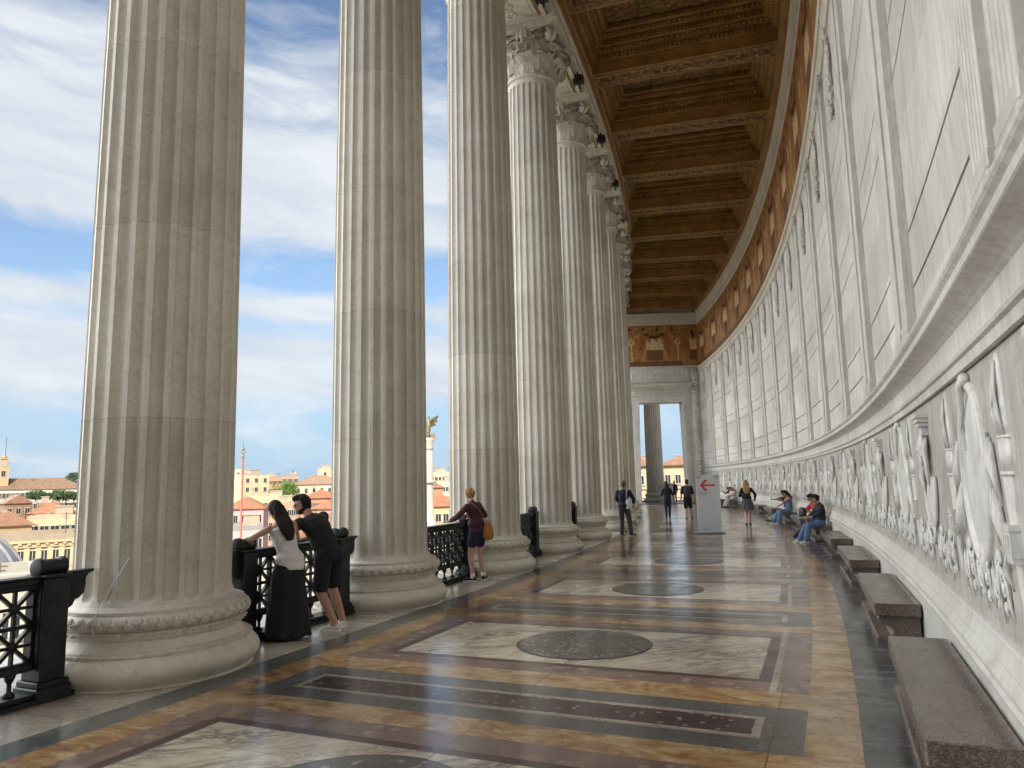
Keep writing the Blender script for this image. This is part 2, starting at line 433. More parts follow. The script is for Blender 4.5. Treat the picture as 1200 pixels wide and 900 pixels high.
M['granite'] = m_granite(); M['bronze'] = m_bronze()
M['black'] = mat('black_metal', (.012, .012, .012), .5)
M['glass'] = mat('dark_glass', (.03, .035, .04), .08)
# ================================================================== floor
def build_floor():
    # palette index
    names = ['giallo', 'pavon', 'porph', 'purple', 'granitef', 'dark', 'lightb', 'bardiglio', 'band', 'palefl', 'disc']
    mats = [M[k] for k in names]; ID = {k: i for i, k in enumerate(names)}
    b = MB()
    a0, a1 = A_BACK-.3, 26.0
    def mat_at(R, a):
        if R < 140.523: return 'palefl'
        if R < 140.865: return 'band'
        if R > 146.10: return 'bardiglio'
        if a > 20.4 : return 'palefl' if (a < 21.5) else 'band'
        # granite strip at the columns
        k = (a - (-.650)) / DA; d = abs(k-round(k))*DA
        if d < .200 and 141.20 < R < 145.75:
            if d < .096 and 141.46 < R < 145.46:
                if d < .070 and 141.52 < R < 145.40: return 'porph'
                return 'lightb'
            return 'granitef'
        k = (a - .225) / DA; d = abs(k-round(k))*DA
        if d < .392 and 141.50 < R < 145.435:
            if d < .352 and 141.61 < R < 145.325: return 'pavon'
            return 'dark'
        if 145.435 < R < 145.49 and d < .50: return 'lightb'
        if d < .505 and 141.22 < R < 145.75: return 'purple'
        return 'giallo'
    Rb = [138.05, 138.6, 139.5, 140.523, 140.865, 141.20, 141.22, 141.46, 141.50, 141.52, 141.61, 143.4, 145.325, 145.40, 145.435, 145.46, 145.49, 145.75, 146.10, 146.84]
    ab = {a0, a1, 20.4, 21.5}
    k0 = int((a0-2)/DA)-1
    for k in range(k0, 16):
        for c, offs in ((-.650, (.2, .096, .070)), (.225, (.392, .352, .505))):
            for o in offs:
                for sg in (-1, 1):
                    q = c+k*DA+sg*o
                    if a0 < q < a1: ab.add(round(q, 5))
    ab = sorted(ab); aa = [ab[0]]
    for x in ab[1:]:
        while x-aa[-1] > .26: aa.append(aa[-1]+.25)
        if x-aa[-1] > 1e-4: aa.append(x)
    idx = [[b.P(W(R, a, 0)) for R in Rb] for a in aa]
    for i in range(len(aa)-1):
        for j in range(len(Rb)-1):
            b.mi = ID[mat_at((Rb[j]+Rb[j+1])/2, (aa[i]+aa[i+1])/2)]
            b.F([idx[i][j], idx[i][j+1], idx[i+1][j+1], idx[i+1][j]])
    # round breccia discs, laid 2 mm proud
    k = -3
    for k in range(-3, 13):
        a = .235+k*DA
        if a > 19.8 or a < A_BACK: continue
        for rr, zz, mm in ((.745, .002, 'dark'), (.715, .004, 'disc')):
            b.mi = ID[mm]
            c = W(143.43, a, zz)
            b.F([b.P(c+Vector((rr*math.cos(t*PI/36), rr*math.sin(t*PI/36), 0))) for t in range(72)])
    o = ob('floor', b, mats, fix=False)
    tag(o, 'polished floor inlaid with yellow, white and purple marble', None, kind='structure')
    # masonry mass under the colonnade
    b = MB()
    b.pbox(137.75, 146.8, a0, a1, -9, -.03)
    b.pbox(137.6, 138.1, a0, a1, -.5, -.012)
    b.pbox(133.5, 137.75, a0, a1, -30, -9.0)
    o = ob('podium', b, M['ledge']); tag(o, 'white stone podium under the colonnade, dropping away outside the railing', 'podium')

# ================================================================== column
RS, RT, HN, HA = .742, .661, 12.977, 14.386
def col_shaft():
    b = MB(); b.smooth = True
    NF = 24; phis = []
    for k in range(NF):
        c = 2*PI*k/NF; hw = PI/NF*.76
        for s in (-1, -.96, -.84, -.55, 0, .55, .84, .96, 1): phis.append((c+s*hw, s))
    def rad(z):
        t = max(0, (z-1)/(HN-1)); return RS + (RT-RS)*t**1.6
    w = RS*PI/NF*.76
    z0, z1 = .735, HN-.20
    zs = [.66, .69, .73] + [z0+w*q for q in (.02, .08, .2, .4, .65, 1.0, 1.4)]
    zs += list(np.linspace(1.2, 12.4, 29)) + [z1-w*q for q in (1.0, .65, .4, .2, .08, .02)] + [HN-.15, HN-.06]
    rows = []
    for z in zs:
        r = rad(z)
        if z < .85: r += .055*max(0, (.85-z)/.19)**2
        if z > HN-.2: r += .03*((z-HN+.2)/.2)
        ww = r*PI/NF*.76
        if z < z0 or z > z1: eff = 0
        elif z < z0+w: eff = math.sqrt(max(0, 1-((z0+w-z)/w)**2))
        elif z > z1-w: eff = math.sqrt(max(0, 1-((z-(z1-w))/w)**2))
        else: eff = 1
        row = []
        for p, s in phis:
            d = ww*1.0*math.sqrt(max(0, eff*eff-s*s))
            row.append(((r-d)*math.cos(p), (r-d)*math.sin(p), z))
        rows.append(row)
    b.grid(rows, closed_u=True)
    # astragal under the capital
    prof = [(rad(HN), HN-.075), (.70, HN-.07), (.728, HN-.045), (.735, HN-.02), (.728, HN+.005), (.70, HN+.03), (.64, HN+.035)]
    b.lathe(prof, 64)
    me = b.mesh('shaft', M['column']); fixn(me)
    try: me.set_sharp_from_angle(angle=R_(38))
    except Exception: pass
    return me
def arcprof(r, z, h, out, n=6):
    """half-round moulding bulging outward"""
    return [(r+out*math.sin(PI*i/n), z+h*i/n) for i in range(n+1)]
def col_base():
    b = MB(); b.smooth = True
    prof = [(.985, 0.0)] + arcprof(.955, .012, .262, .088, 8)
    prof += [(.955, .275), (.965, .283), (.965, .300), (.935, .304), (.935, .316), (.900, .320)]
    prof += [(.872, .345), (.853, .375), (.850, .400), (.862, .418), (.868, .430)]
    b.lathe(prof, 96)
    b.lathe([(.868, .428), (.880, .430), (.880, .442), (.872, .444), (.872, .470), (.882, .472), (.882, .482), (.87, .486)], 96)
    b.lathe(arcprof(.868, .487, .150, .062, 8), 96)
    b.lathe([(.868, .636), (.872, .640), (.872, .668), (.83, .671), (.812, .68), (.78, .70)], 96)
    # beads and reels
    for k in range(64):
        a = 2*PI*k/64; c = (math.cos(a)*.880, math.sin(a)*.880)
        if k % 2: b.ell((c[0], c[1], .457), (.022, .022, .014), 6, 5)
        else: b.ell((c[0], c[1], .457), (.034, .034, .0125), 6, 5)
    me = b.mesh('base', M['column']); fixn(me)
    try: me.set_sharp_from_angle(angle=R_(35))
    except Exception: pass
    # leaf garland carved round the upper torus
    g = MB(); g.smooth = True
    n = 44
    for k in range(n):
        for row, (zc, off) in enumerate(((.595, 0), (.540, .5))):
            a = 2*PI*(k+off)/n
            rot = Euler((0, R_(-28 if row == 0 else 24), a)).to_matrix()
            rr = .921 if row == 0 else .924
            g.ell((rr*math.cos(a), rr*math.sin(a), zc), (.011, .054, .040), 8, 5, rot)
    me2 = g.mesh('leaf_band', M['column']); fixn(me2)
    return me, me2
def leaf(b, a, r0, h, wid, curl, z0, lean=.05):
    """one acanthus leaf climbing the bell: ribbed, lobed, tip curling outward"""
    rows = []; nV, nU = 17, 13
    for i in range(nV):
        t = i/(nV-1)
        if t < .66: z = z0+h*t/.74; rr = r0+lean*t+.04
        else:
            q = (t-.66)/.34; ang = q*PI*.98
            z = z0+h*.66/.74 + curl*.60*math.sin(ang); rr = r0+lean*.66+.04+curl*(1-math.cos(ang))*.70
        lob = 1+.20*math.cos(t*PI*9)
        ww = wid*(.72+.45*math.sin(PI*min(1, t*1.02))**.8)*lob*(1 if t < .82 else 1-.50*(t-.82)/.18)
        row = []
        for j in range(nU):
            s = j/(nU-1)*2-1
            rib = .020*math.cos(s*PI*4.5)*(.4+.6*abs(s))
            bulge = .045*(1-s*s) + rib + (.022 if j == nU//2 else 0)
            da = s*ww/r0/2
            r = rr+bulge+.05*abs(s)**3*(1 if t > .2 else 0)
            row.append((r*math.cos(a+da), r*math.sin(a+da), z-.05*abs(s)*t+.012*math.cos(s*PI*4.5)*t))
        rows.append(row)
    b.grid(rows)
    b.grid([[(p[0]*.955, p[1]*.955, p[2]-.012) for p in r] for r in rows])
def spiral(b, M_, r, turns, thick, wid, y0):
    """raised spiral ridge on a scroll face"""
    pts = []; n = 26
    for i in range(n):
        t = i/(n-1); a = t*turns*2*PI; q = r*(1-t*.86)
        pts.append((q*math.cos(a), y0, q*math.sin(a)))
    old = b.M; b.M = M_ if old is None else old @ M_
    b.tube(pts, [wid*(1-.5*i/n) for i in range(n)], 6); b.M = old
def capital():
    b = MB(); b.smooth = True
    z = HN
    b.lathe([(.60, z+.02), (.60, z+.55), (.63, z+.85), (.70, z+1.05), (.80, z+1.17), (.80, z+1.19)], 40)
    for k in range(8): leaf(b, 2*PI*k/8, .62, .52, .42, .25, z+.02)
    for k in range(8): leaf(b, 2*PI*(k+.5)/8, .62, .84, .38, .28, z+.02, .10)
    rnd = random.Random(9)
    for k in range(90):      # flowers and tendrils between the leaves
        a = rnd.random()*2*PI; zz = z+.62+.5*rnd.random(); rr = .68+.16*(zz-z-.5)
        q = .03+.035*rnd.random(); b.ell((rr*math.cos(a), rr*math.sin(a), zz), (q, q, q*1.2), 6, 5)
    for k in range(4):      # leaves cupping the corner scrolls
        a = PI/4+k*PI/2
        leaf(b, a-.20, .68, 1.02, .26, .20, z+.12, .16); leaf(b, a+.20, .68, 1.02, .26, .20, z+.12, .16)
    # corner volutes: two scrolls meeting at each corner
    for k in range(4):
        a = PI/4+k*PI/2
        for sg in (-1, 1):
            T = Matrix.Rotation(a, 4, 'Z') @ Matrix.Translation((1.10, sg*.055, z+1.00)) @ Matrix.Rotation(sg*R_(14), 4, 'Z')
            old = b.M; b.M = T
            b.prism([(.175*math.cos(t*PI/12), .175*math.sin(t*PI/12)) for t in range(24)], -.045, .045, 'xz')
            spiral(b, Matrix.Identity(4), .165, 2.3, 1, .026, sg*.052)
            spiral(b, Matrix.Identity(4), .165, 2.3, 1, .02, -sg*.05)
            b.ell((0, sg*.06, 0), (.04, .03, .04), 8, 6)
            b.M = old
            # stalk from the bell up to the scroll
            pts = []
            for i in range(9):
                t = i/8; ang = a - sg*(.62*(1-t)**1.2+.05)
                rr = .66+.33*t**1.5; pts.append((rr*math.cos(ang), rr*math.sin(ang), z+.52+.62*t**.75))
            b.tube(pts, [.035+.03*t/8 for t in range(9)], 8, flat=.7)
        # inner helices
        for sg in (-1, 1):
            c = k*PI/2
            T = Matrix.Rotation(c, 4, 'Z') @ Matrix.Translation((.76, sg*.27, z+.96)) @ Matrix.Rotation(PI/2, 4, 'Z')
            old = b.M; b.M = T
            b.prism([(.10*math.cos(t*PI/8), .10*math.sin(t*PI/8)) for t in range(16)], -.035, .035, 'xz')
            spiral(b, Matrix.Identity(4), .095, 1.8, 1, .018, -.04); b.M = old
    me = b.mesh('capital', M['capital']); fixn(me)
    # abacus with hollowed sides
    c = MB()
    def outline(s, sag):
        o = []
        for k in range(4):
            A = R_(45+90*k); B = R_(135+90*k)
            p = Vector((math.cos(A), math.sin(A), 0))*1.53*s; q = Vector((math.cos(B), math.sin(B), 0))*1.53*s
            d = (q-p).normalized(); nn = Vector((d.y, -d.x, 0))
            p2 = p+d*.085; q2 = q-d*.085
            for i in range(9):
                t = i/8; pt = p2.lerp(q2, t)-nn*sag*4*t*(1-t)*s; o.append((pt.x, pt.y))
        return o
    rows = [[(x, y, zz) for x, y in outline(s, .21)] for zz, s in ((z+1.185, .90), (z+1.235, .905), (z+1.25, .935), (z+1.30, .955), (z+1.31, .985), (z+1.405, 1.0), (z+1.409, .99))]
    ix = c.grid(rows, closed_u=True, smooth=False); c.F(ix[0][::-1]); c.F(ix[-1])
    me2 = c.mesh('abacus', M['capital']); fixn(me2)
    # carved female head in the middle of each side
    h = MB(); h.smooth = True
    h.ell((0, 0, 0), (.105, .115, .165), 14, 10)
    h.ell((.075, 0, -.02), (.03, .022, .06), 8, 6)          # nose
    h.ell((.06, 0, -.115), (.05, .055, .05), 8, 6)          # chin
    for sg in (-1, 1):
        h.ell((.088, sg*.048, .025), (.02, .03, .014), 6, 5)
        h.ell((.02, sg*.115, .02), (.09, .055, .15), 8, 7)   # hair at the temples
        for q in range(5): h.ell((-.01+.01*q, sg*(.15-.012*q), -.06-.09*q), (.06, .045, .06), 7, 6)
    h.ell((-.02, 0, .13), (.12, .16, .09), 10, 7)
    h.lathe([(.055, -.30), (.06, -.2), (.058, -.1)], 10)
    h.lathe([(.19, -.36), (.15, -.30), (.07, -.26)], 12)
    for q in range(5): h.ell((.02, -.13+.065*q, .21+.02*math.cos((q-2)*.8)), (.05, .04, .05), 6, 5)
    me3 = h.mesh('carved_head', M['capital']); fixn(me3)
    return me, me2, me3
def build_columns():
    sh = col_shaft(); ba, lb = col_base(); ca, ab, hd = capital()
    lab = {
     -2: None, -1: None, 0: 'fluted marble column at the open end behind the viewer',
     1: 'largest, nearest fluted marble column, with a thin white cable over its base',
     2: 'second fluted marble column, just right of the leaning couple',
     3: 'third fluted marble column, right behind the woman in maroon',
     4: 'fourth fluted marble column, the nearest whose leafy capital shows in full',
     5: 'fifth fluted marble column, its base between an upright bronze post and the man with a tote bag',
     6: 'sixth fluted marble column, its base just left of the man with a tote bag',
     7: 'seventh fluted marble column, half hidden behind the sixth',
     8: 'eighth fluted marble column, whose base shows just right of the man with a tote bag',
     9: 'ninth fluted column, a sliver of capital below the eighth capital',
     10: 'tenth fluted column, fourth capital up from the far doorway wall',
     11: 'eleventh fluted column, third of the small far capitals',
     12: 'twelfth and last fluted column of the row, next to the far doorway wall'}
    first = None
    for i in list(range(0, 13)) + [99]:
        a = A1+DA*(i-1)
        if i == 99: R, a = 144.0, 23.0; label = 'dark fluted column standing in the open air beyond the far doorway'
        else: R = RC; label = lab[i]
        if first is None:
            t = thing('fluted_column', label, 'column', group='fluted columns of the curved portico')
            for nm, me in (('shaft', sh), ('base', ba)): ob(nm, me, None, t)
            bo = [c for c in t.children if c.name.startswith('base')][0]
            ob('leaf_band', lb, None, bo)
            co = ob('capital', ca, None, t)
            ob('abacus', ab, None, co)
            for k in range(4):
                o = ob('carved_head', hd, None, co, (.80*math.cos(k*PI/2), .80*math.sin(k*PI/2), HN+1.14), k*PI/2)
            first = t
        else: t = copy_tree(first)
        t['label'] = label
        polar(t, R, a, 0)
        if i == 99: del t['group']
        if i == 1:
            b = MB(); b.smooth = True      # loose white cable hanging over the base
            f = LP(RC)
            pts = []
            raw = [(.76, 1.15), (.765, 1.0), (.775, .88), (.81, .76), (.93, .63), (.945, .54), (.90, .46), (.90, .38), (.97, .29), (1.05, .18), (1.06, .08)]
            for k, (r, z) in enumerate(raw):
                q = R_(-58 - 5*math.sin(k*.7)-3.2*k)
                pts.append((r*math.cos(q), r*math.sin(q), z))
            b.tube(pts, .006, 6)
            w = ob('cable', b, mat('white_cable', (.75, .75, .73), .5), None, t.location, t.rotation_euler.z)
            tag(w, 'thin white cable draped down over the nearest column base', 'cable')

# ================================================================== bronze railing between the columns
def build_railings():
    Rr = 139.62; f = LP(Rr)
    m = 2.4365   # metres per degree at the rail
    def section(a_c, full_label, broken=None):
        t = thing('bronze_railing', full_label, 'railing', W(Rr, a_c, 0), R_(a_c), 'bronze railings between the columns')
        L = .80      # half clear span between posts
        b = MB(); b.box(-.16, .16, -L-.32, L+.32, 0, .045, .01); b.box(-.12, .12, -L-.28, L+.28, .045, .085, .01)
        ob('plinth', b, M['bronze'], t)
        b = MB(); b.smooth = False
        b.box(-.075, .075, -L, L, .985, 1.035, .012); b.box(-.055, .055, -L, L, .955, .985); b.box(-.085, .085, -L, L, 1.035, 1.055, .008)
        ob('handrail', b, M['bronze'], t)
        b = MB()
        b.box(-.05, .05, -L, L, .265, .325, .01)
        for k in range(5):
            y = -L+.16+(2*L-.32)*k/4
            b.lathe([(.045, .085), (.05, .10), (.02, .13), (.018, .19), (.04, .23), (.05, .265)], 10, cx=0, cy=y)
        ob('bottom_rail', b, M['bronze'], t)
        # lattice of star squares, two rows
        b = MB()
        nC = 5; cw = 2*L/nC; z0, z1 = .325, .955; ch = (z1-z0)/2; d = .022
        def bar(p, q, w, dd=d):
            (y0, za), (y1, zb) = p, q
            v = Vector((0, y1-y0, zb-za)).normalized(); nn = Vector((0, -v.z, v.y))*w/2
            P0, P1 = Vector((0, y0, za)), Vector((0, y1, zb))
            c = [P0-nn, P0+nn, P1+nn, P1-nn]
            lo = [b.P((-dd, p_.y, p_.z)) for p_ in c]; hi = [b.P((dd, p_.y, p_.z)) for p_ in c]
            for j in range(4): b.F([lo[j], lo[(j+1) % 4], hi[(j+1) % 4], hi[j]])
            b.F(lo[::-1]); b.F(hi)
        for c in range(nC+1): bar((-L+c*cw, z0), (-L+c*cw, z1), .038, .026)
        for r in range(3): bar((-L, z0+r*ch), (L, z0+r*ch), .034, .024)
        for c in range(nC):
            for r in range(2):
                yc, zc = -L+(c+.5)*cw, z0+(r+.5)*ch
                bar((yc-cw/2, zc-ch/2), (yc+cw/2, zc+ch/2), .03, .020); bar((yc-cw/2, zc+ch/2), (yc+cw/2, zc-ch/2), .03, .018)
                bar((yc, zc-ch/2), (yc, zc+ch/2), .026, .016); bar((yc-cw/2, zc), (yc+cw/2, zc), .026, .014)
                b.lathe([(.001, -.03), (.045, -.028), (.05, 0), (.045, .028), (.001, .03)], 10) if False else None
                b.ell((0, yc, zc), (.034, .045, .045), 8, 6)
        ob('star_lattice', b, M['bronze'], t)
        for sg in (-1, 1):
            y = sg*(L+.125)
            b = MB()
            b.box(-.17, .17, y-.155, y+.155, .0, .12, .015); b.box(-.15, .15, y-.14, y+.14, .12, .17, .012)
            b.box(-.125, .125, y-.115, y+.115, .17, 1.03, .01)
            b.box(-.09, .09, y-.122, y+.122, .26, .94)
            b.box(-.135, .135, y-.125, y+.125, 1.03, 1.06, .01)
            b.smooth = True
            old = b.M; b.M = Matrix.Translation((0, y, 1.115)) @ Matrix.Rotation(PI/2, 4, 'X')
            b.lathe([(.001, -.128), (.075, -.128), (.088, -.12), (.088, -.085), (.074, -.07), (.074, .07), (.088, .085), (.088, .12), (.075, .128), (.001, .128)], 24)
            b.M = old
            po = ob('post', b, M['bronze'], t)
            # console curling toward the column
            pts = [(0, 1.065), (.33, 1.065), (.335, 1.045), (.27, 1.03), (.235, .985), (.24, .93), (.225, .86), (.17, .82), (.12, .81), (.10, .765), (.05, .74), (0, .73)]
            b = MB(); b.prism([(y+sg*(.115+p[0]*.82), p[1]) for p in pts], -.055, .055, 'yz')
            ob('console', b, M['bronze'], po)
        return t
    labs = ['bronze railing section cut off by the left edge of the photo', 'bronze railing section the couple leans on',
            'bronze railing section the woman in maroon leans on', 'bronze railing section between the third and fourth columns, one post showing',
            'bronze railing section between the fourth and fifth columns, a sliver of post showing']
    for k in range(5):
        section(A1+DA*(k-.5), labs[k])
    # plain rail far off beyond the doorway
    for (R, a, ln, lb) in ((146.1, 23.25, 1.1, 'dark railing beyond the doorway, right of the outdoor column'), (142.6, 23.25, 1.2, 'dark railing beyond the doorway, left of the outdoor column')):
        t = thing('bronze_railing', lb, 'railing', W(R, a, 0), R_(a), 'railings beyond the doorway')
        b = MB(); b.box(-ln, ln, -.07, .07, .98, 1.06, .01); b.box(-ln, ln, -.05, .05, .25, .31); b.box(-ln, ln, -.1, .1, 0, .08)
        for k in range(6):
            x = -ln+2*ln*k/5; b.box(x-.02, x+.02, -.03, .03, .08, 1.0)
        ob('rail_frame', b, M['bronze'], t)
        b = MB(); b.lathe([(.11, 0), (.11, .1), (.08, .12), (.08, 1.0), (.1, 1.04), (.1, 1.1), (.05, 1.2), (.001, 1.22)], 10, cx=-ln)
        ob('post', b, M['bronze'], t)

# ================================================================== the curved wall
RW = 146.85
def build_wall():
    ang = 7.0
    t = thing('curved_wall', 'long curved white marble wall with pilasters, carved trophies and mosaic frieze', 'wall', W(RW, ang, 0))
    k = dict(world=True)
    a0, a1 = A_BACK, A_END
    b = MB(); b.sweep([(147.4, 0), (146.90, 0), (146.90, 20), (147.4, 20)], a0, a1); ob('wall_core', b, M['wallgap'], t, **k)
    # plinth slabs
    b = MB(); b.sweep([(146.90, .0), (146.835, .0), (146.835, .565), (146.90, .565)], a0, a1); ob('plinth', b, M['base_m'], t, **k)
    q = [(146.90, .567), (146.80, .567), (146.78, .575), (146.775, .60), (146.79, .612), (146.80, .618)]
    q += [(146.80-.030*math.sin(PI*i/8), .622+.105*i/8) for i in range(9)] + [(146.808, .735), (146.808, .748)]
    q += [(146.812+.028*math.sin(PI/2*i/6), .752+.085*i/6) for i in range(7)] + [(146.845, .845), (146.845, .862), (146.90, .866)]
    b = MB(); b.sweep(q, a0, a1, smooth=False); ob('base_moulding', b, M['base_m'], t, **k)
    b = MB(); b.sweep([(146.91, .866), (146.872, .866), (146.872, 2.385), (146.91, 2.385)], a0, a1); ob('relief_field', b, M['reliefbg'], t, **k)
    q = [(146.91, 2.395), (146.838, 2.395), (146.832, 2.455), (146.812, 2.465), (146.806, 2.485), (146.820, 2.50), (146.828, 2.515), (146.842, 2.525), (146.842, 2.665), (146.83, 2.675),
         (146.815, 2.69), (146.775, 2.715), (146.715, 2.735), (146.708, 2.742), (146.708, 2.785), (146.72, 2.792), (146.73, 2.815), (146.705, 2.835), (146.695, 2.85), (146.695, 2.87), (146.86, 2.895), (146.91, 2.895)]
    b = MB(); b.sweep(q, a0, a1); ob('dado_ledge', b, M['ledge'], t, **k)
    # marble slabs: courses alternate tall and narrow
    zs = [2.90, 3.42, 3.92, 5.42, 5.94, 7.45, 7.97, 9.48, 10.32]
    b = MB(); g = .015
    kk0 = int((a0-.17)/DA)-1
    for kk in range(kk0, 13):
        c0 = .17+DA*kk; c1 = c0+DA
        p, q_ = max(a0, c0+.19), min(a1, c1-.19)
        if q_-p < .1: continue
        for z0, z1 in zip(zs[:-1], zs[1:]):
            b.pbox(146.852, 146.93, p, q_, z0+g, z1-g)
    ob('wall_slabs', b, M['wall'], t, **k)
    # top cornice of the marble with two rope mouldings
    q = [(146.93, 10.32), (146.82, 10.32), (146.80, 10.34), (146.80, 10.42), (146.78, 10.44), (146.75, 10.47), (146.75, 10.50), (146.76, 10.52), (146.76, 10.62), (146.73, 10.65), (146.70, 10.68), (146.70, 10.74), (146.93, 10.80)]
    b = MB(); b.sweep(q, a0, a1); co = ob('wall_cornice', b, M['cornice'], t, **k)
    b = MB()
    n = int((a1-a0)/.036)
    for i in range(n):
        a = a0+(a1-a0)*(i+.5)/n
        b.pbox(146.715, 146.745, a-.011, a+.011, 10.535, 10.60, step=9)
    ob('dentils', b, M['cornice'], co, world=False)
    d = [o for o in bpy.data.objects if o.name == 'dentils'][0]; d.matrix_parent_inverse = Matrix.Translation(t.location).inverted() @ Matrix.Identity(4)
    d.matrix_parent_inverse = (Matrix.Identity(4))
    # painted frieze (mosaic)
    fr = build_frieze_arc(a0, a1); fr.parent = t; fr.matrix_parent_inverse = Matrix.Translation(t.location).inverted()
    # upper white cornice
    q = [(147.0, 14.22), (146.84, 14.22), (146.83, 14.25), (146.83, 14.33), (146.815, 14.36), (146.815, 14.52), (146.80, 14.60), (146.79, 14.75), (146.78, 14.80), (146.76, 14.84), (146.76, 15.02), (146.735, 15.06), (146.735, 15.24), (147.0, 15.24)]
    b = MB(); b.sweep(q, a0, a1); uc = ob('upper_cornice', b, M['cornice'], t, **k)
    b = MB(); n = int((a1-a0)/.05)
    for i in range(n):
        a = a0+(a1-a0)*(i+.5)/n
        b.pbox(146.79, 146.82, a-.016, a+.016, 14.40, 14.49, step=9)
    de = ob('dentils', b, M['cornice'], uc)
    # pilasters
    mp = pilaster_mesh(); mb_, mc = pilaster_extra()
    for kk in range(kk0+1, 13):
        a = .17+DA*kk
        if a < a0+.3 or a > a1-.3: continue
        rel = W(RW, a, 0)-t.location
        o = ob('pilaster', mp, None, t, rel, R_(a))
        ob('pilaster_base', mb_, None, o); ob('pilaster_capital', mc, None, o)
    mg = garland_mesh()
    for kk in range(kk0, 13):
        a = A1+DA*kk
        if a < a0+.4 or a > a1-.3: continue
        ob('garland', mg, None, t, W(RW, a, 0)-t.location, R_(a))
    ms, mt, ma, mv = relief_meshes(); mw, mr = relief_extra()
    for kk in range(kk0, 13):
        a = A1-.11+DA*kk
        if a > a0+.5 and a < a1-.4:
            ob('carved_shield', ms, None, t, W(146.872, a, 0)-t.location, R_(a))
            for s in (-.375, .375): ob('carved_torch', mt, None, t, W(146.872, a+s, 0)-t.location, R_(a+s))
            for s in (-.19, 0, .19): ob('carved_scroll', mv, None, t, W(146.872, a+s, 0)-t.location, R_(a+s))
            for s in (-.245, .245): ob('carved_wing', mw if s > 0 else mr, None, t, W(146.872, a+s, 0)-t.location, R_(a+s))
        a = a+.86
        if a > a0+.3 and a < a1-.3:
            ob('carved_altar', ma, None, t, W(146.872, a, 0)-t.location, R_(a))
            for s in (-.34, -.16, .16, .34): ob('carved_scroll', mv, None, t, W(146.872, a+s, 0)-t.location, R_(a+s))
    return t
def relief_extra():
    out = []
    for sg in (1, -1):
        b = MB(); b.smooth = True; rnd = random.Random(8)
        # layered feathers sweeping down from the shield rim toward the torch
        for row, (z0, n, L) in enumerate(((1.98, 3, .34), (1.70, 4, .34))):
            for i in range(n):
                y = sg*(-.10+.052*i); zt = z0-.030*i
                ang = sg*(.10+.11*i)
                p0 = Vector((-.018, y, zt)); p1 = p0+Vector((-.014, math.sin(ang)*L*.5, -L*.5)); p2 = p0+Vector((.004, math.sin(ang)*L*1.05, -L))
                b.tube([p0, p1, p2], [.016, .030, .007], 6, flat=.55)
        # knotted ribbon
        b.tube([(-.01, sg*.16, 1.50), (-.035, sg*.10, 1.42), (-.02, sg*.17, 1.33), (-.035, sg*.09, 1.24), (-.01, sg*.15, 1.15)], [.012, .03, .024, .028, .008], 6, flat=.6)
        b.v = [(x*.7 if x < 0 else x, y, z) for x, y, z in b.v]
        out.append(_mk(b, 'carved_wing', M['relief']))
    return out
def build_frieze_arc(a0, a1):
    b = MB(); b.mi = 0
    b.sweep([(147.0, 10.80), (146.85, 10.80), (146.85, 14.22), (147.0, 14.22)], a0, a1)
    def put(kk, pts, mi, dep):
        b.mi = mi
        lo = []; 
        for y, z in pts: lo.append(b.P(W(146.85-dep, kk+y/2.563, z)))
        b.F(lo)
    random.seed(5)
    for kk in range(-4, 13):
        motif(lambda pts, mi, dep: put(A1+DA*kk, pts, mi, dep), 0)
    return ob('mosaic_frieze', b, FR)
def motif(put, s):
    """two orange figures holding a pale cloth over a brown altar, dark leaf swag above; repeats along the frieze"""
    def el(cy, cz, ry, rz, n=12, rot=0):
        return [(cy+ry*math.cos(2*PI*i/n)*math.cos(rot)-rz*math.sin(2*PI*i/n)*math.sin(rot), cz+ry*math.cos(2*PI*i/n)*math.sin(rot)+rz*math.sin(2*PI*i/n)*math.cos(rot)) for i in range(n)]
    z = 10.8
    put([(-2.19, z+.02), (2.19, z+.02), (2.19, z+.42), (-2.19, z+.42)], 2, .003)
    put([(-.62, z+.5), (.62, z+.5), (.62, z+1.35), (-.62, z+1.35)], 2, .005)
    put([(-.72, z+1.35), (.72, z+1.35), (.62, z+2.25), (.38, z+2.42), (.2, z+1.95), (-.15, z+2.35), (-.4, z+1.9), (-.62, z+2.3)], 1, .007)
    for sg in (-1, 1):
        c = sg*1.0
        put(el(c, z+2.05, .2, .48, 12, sg*.15), 3, .009); put(el(c-sg*.04, z+2.68, .13, .17), 3, .011)
        put(el(c+sg*.10, z+1.25, .17, .55, 12, -sg*.12), 3, .010); put(el(c-sg*.12, z+.9, .13, .5, 12, sg*.25), 4, .012)
        put(el(c-sg*.28, z+2.35, .32, .085, 10, sg*.7), 3, .013); put(el(c+sg*.32, z+2.5, .4, .11, 10, sg*-.6), 4, .006)
        put(el(sg*1.85, z+2.0, .24, .28), 1, .005); put(el(sg*1.85, z+2.0, .16, .2), 4, .008)
        put([(sg*1.8, z+.45), (sg*1.9, z+.45), (sg*1.88, z+1.7), (sg*1.82, z+1.7)], 1, .006)
    for i in range(9):
        y = -.7+1.4*i/8; put(el(y, z+2.62-.28*math.sin(PI*i/8)+.06*(i % 2), .13, .11, 7, i), 5, .015)
    for i in range(8):
        put(el(-2.0+.57*i, z+3.05+.07*(i % 2), .22, .09, 8, .3*i), 4 if i % 2 else 5, .005)
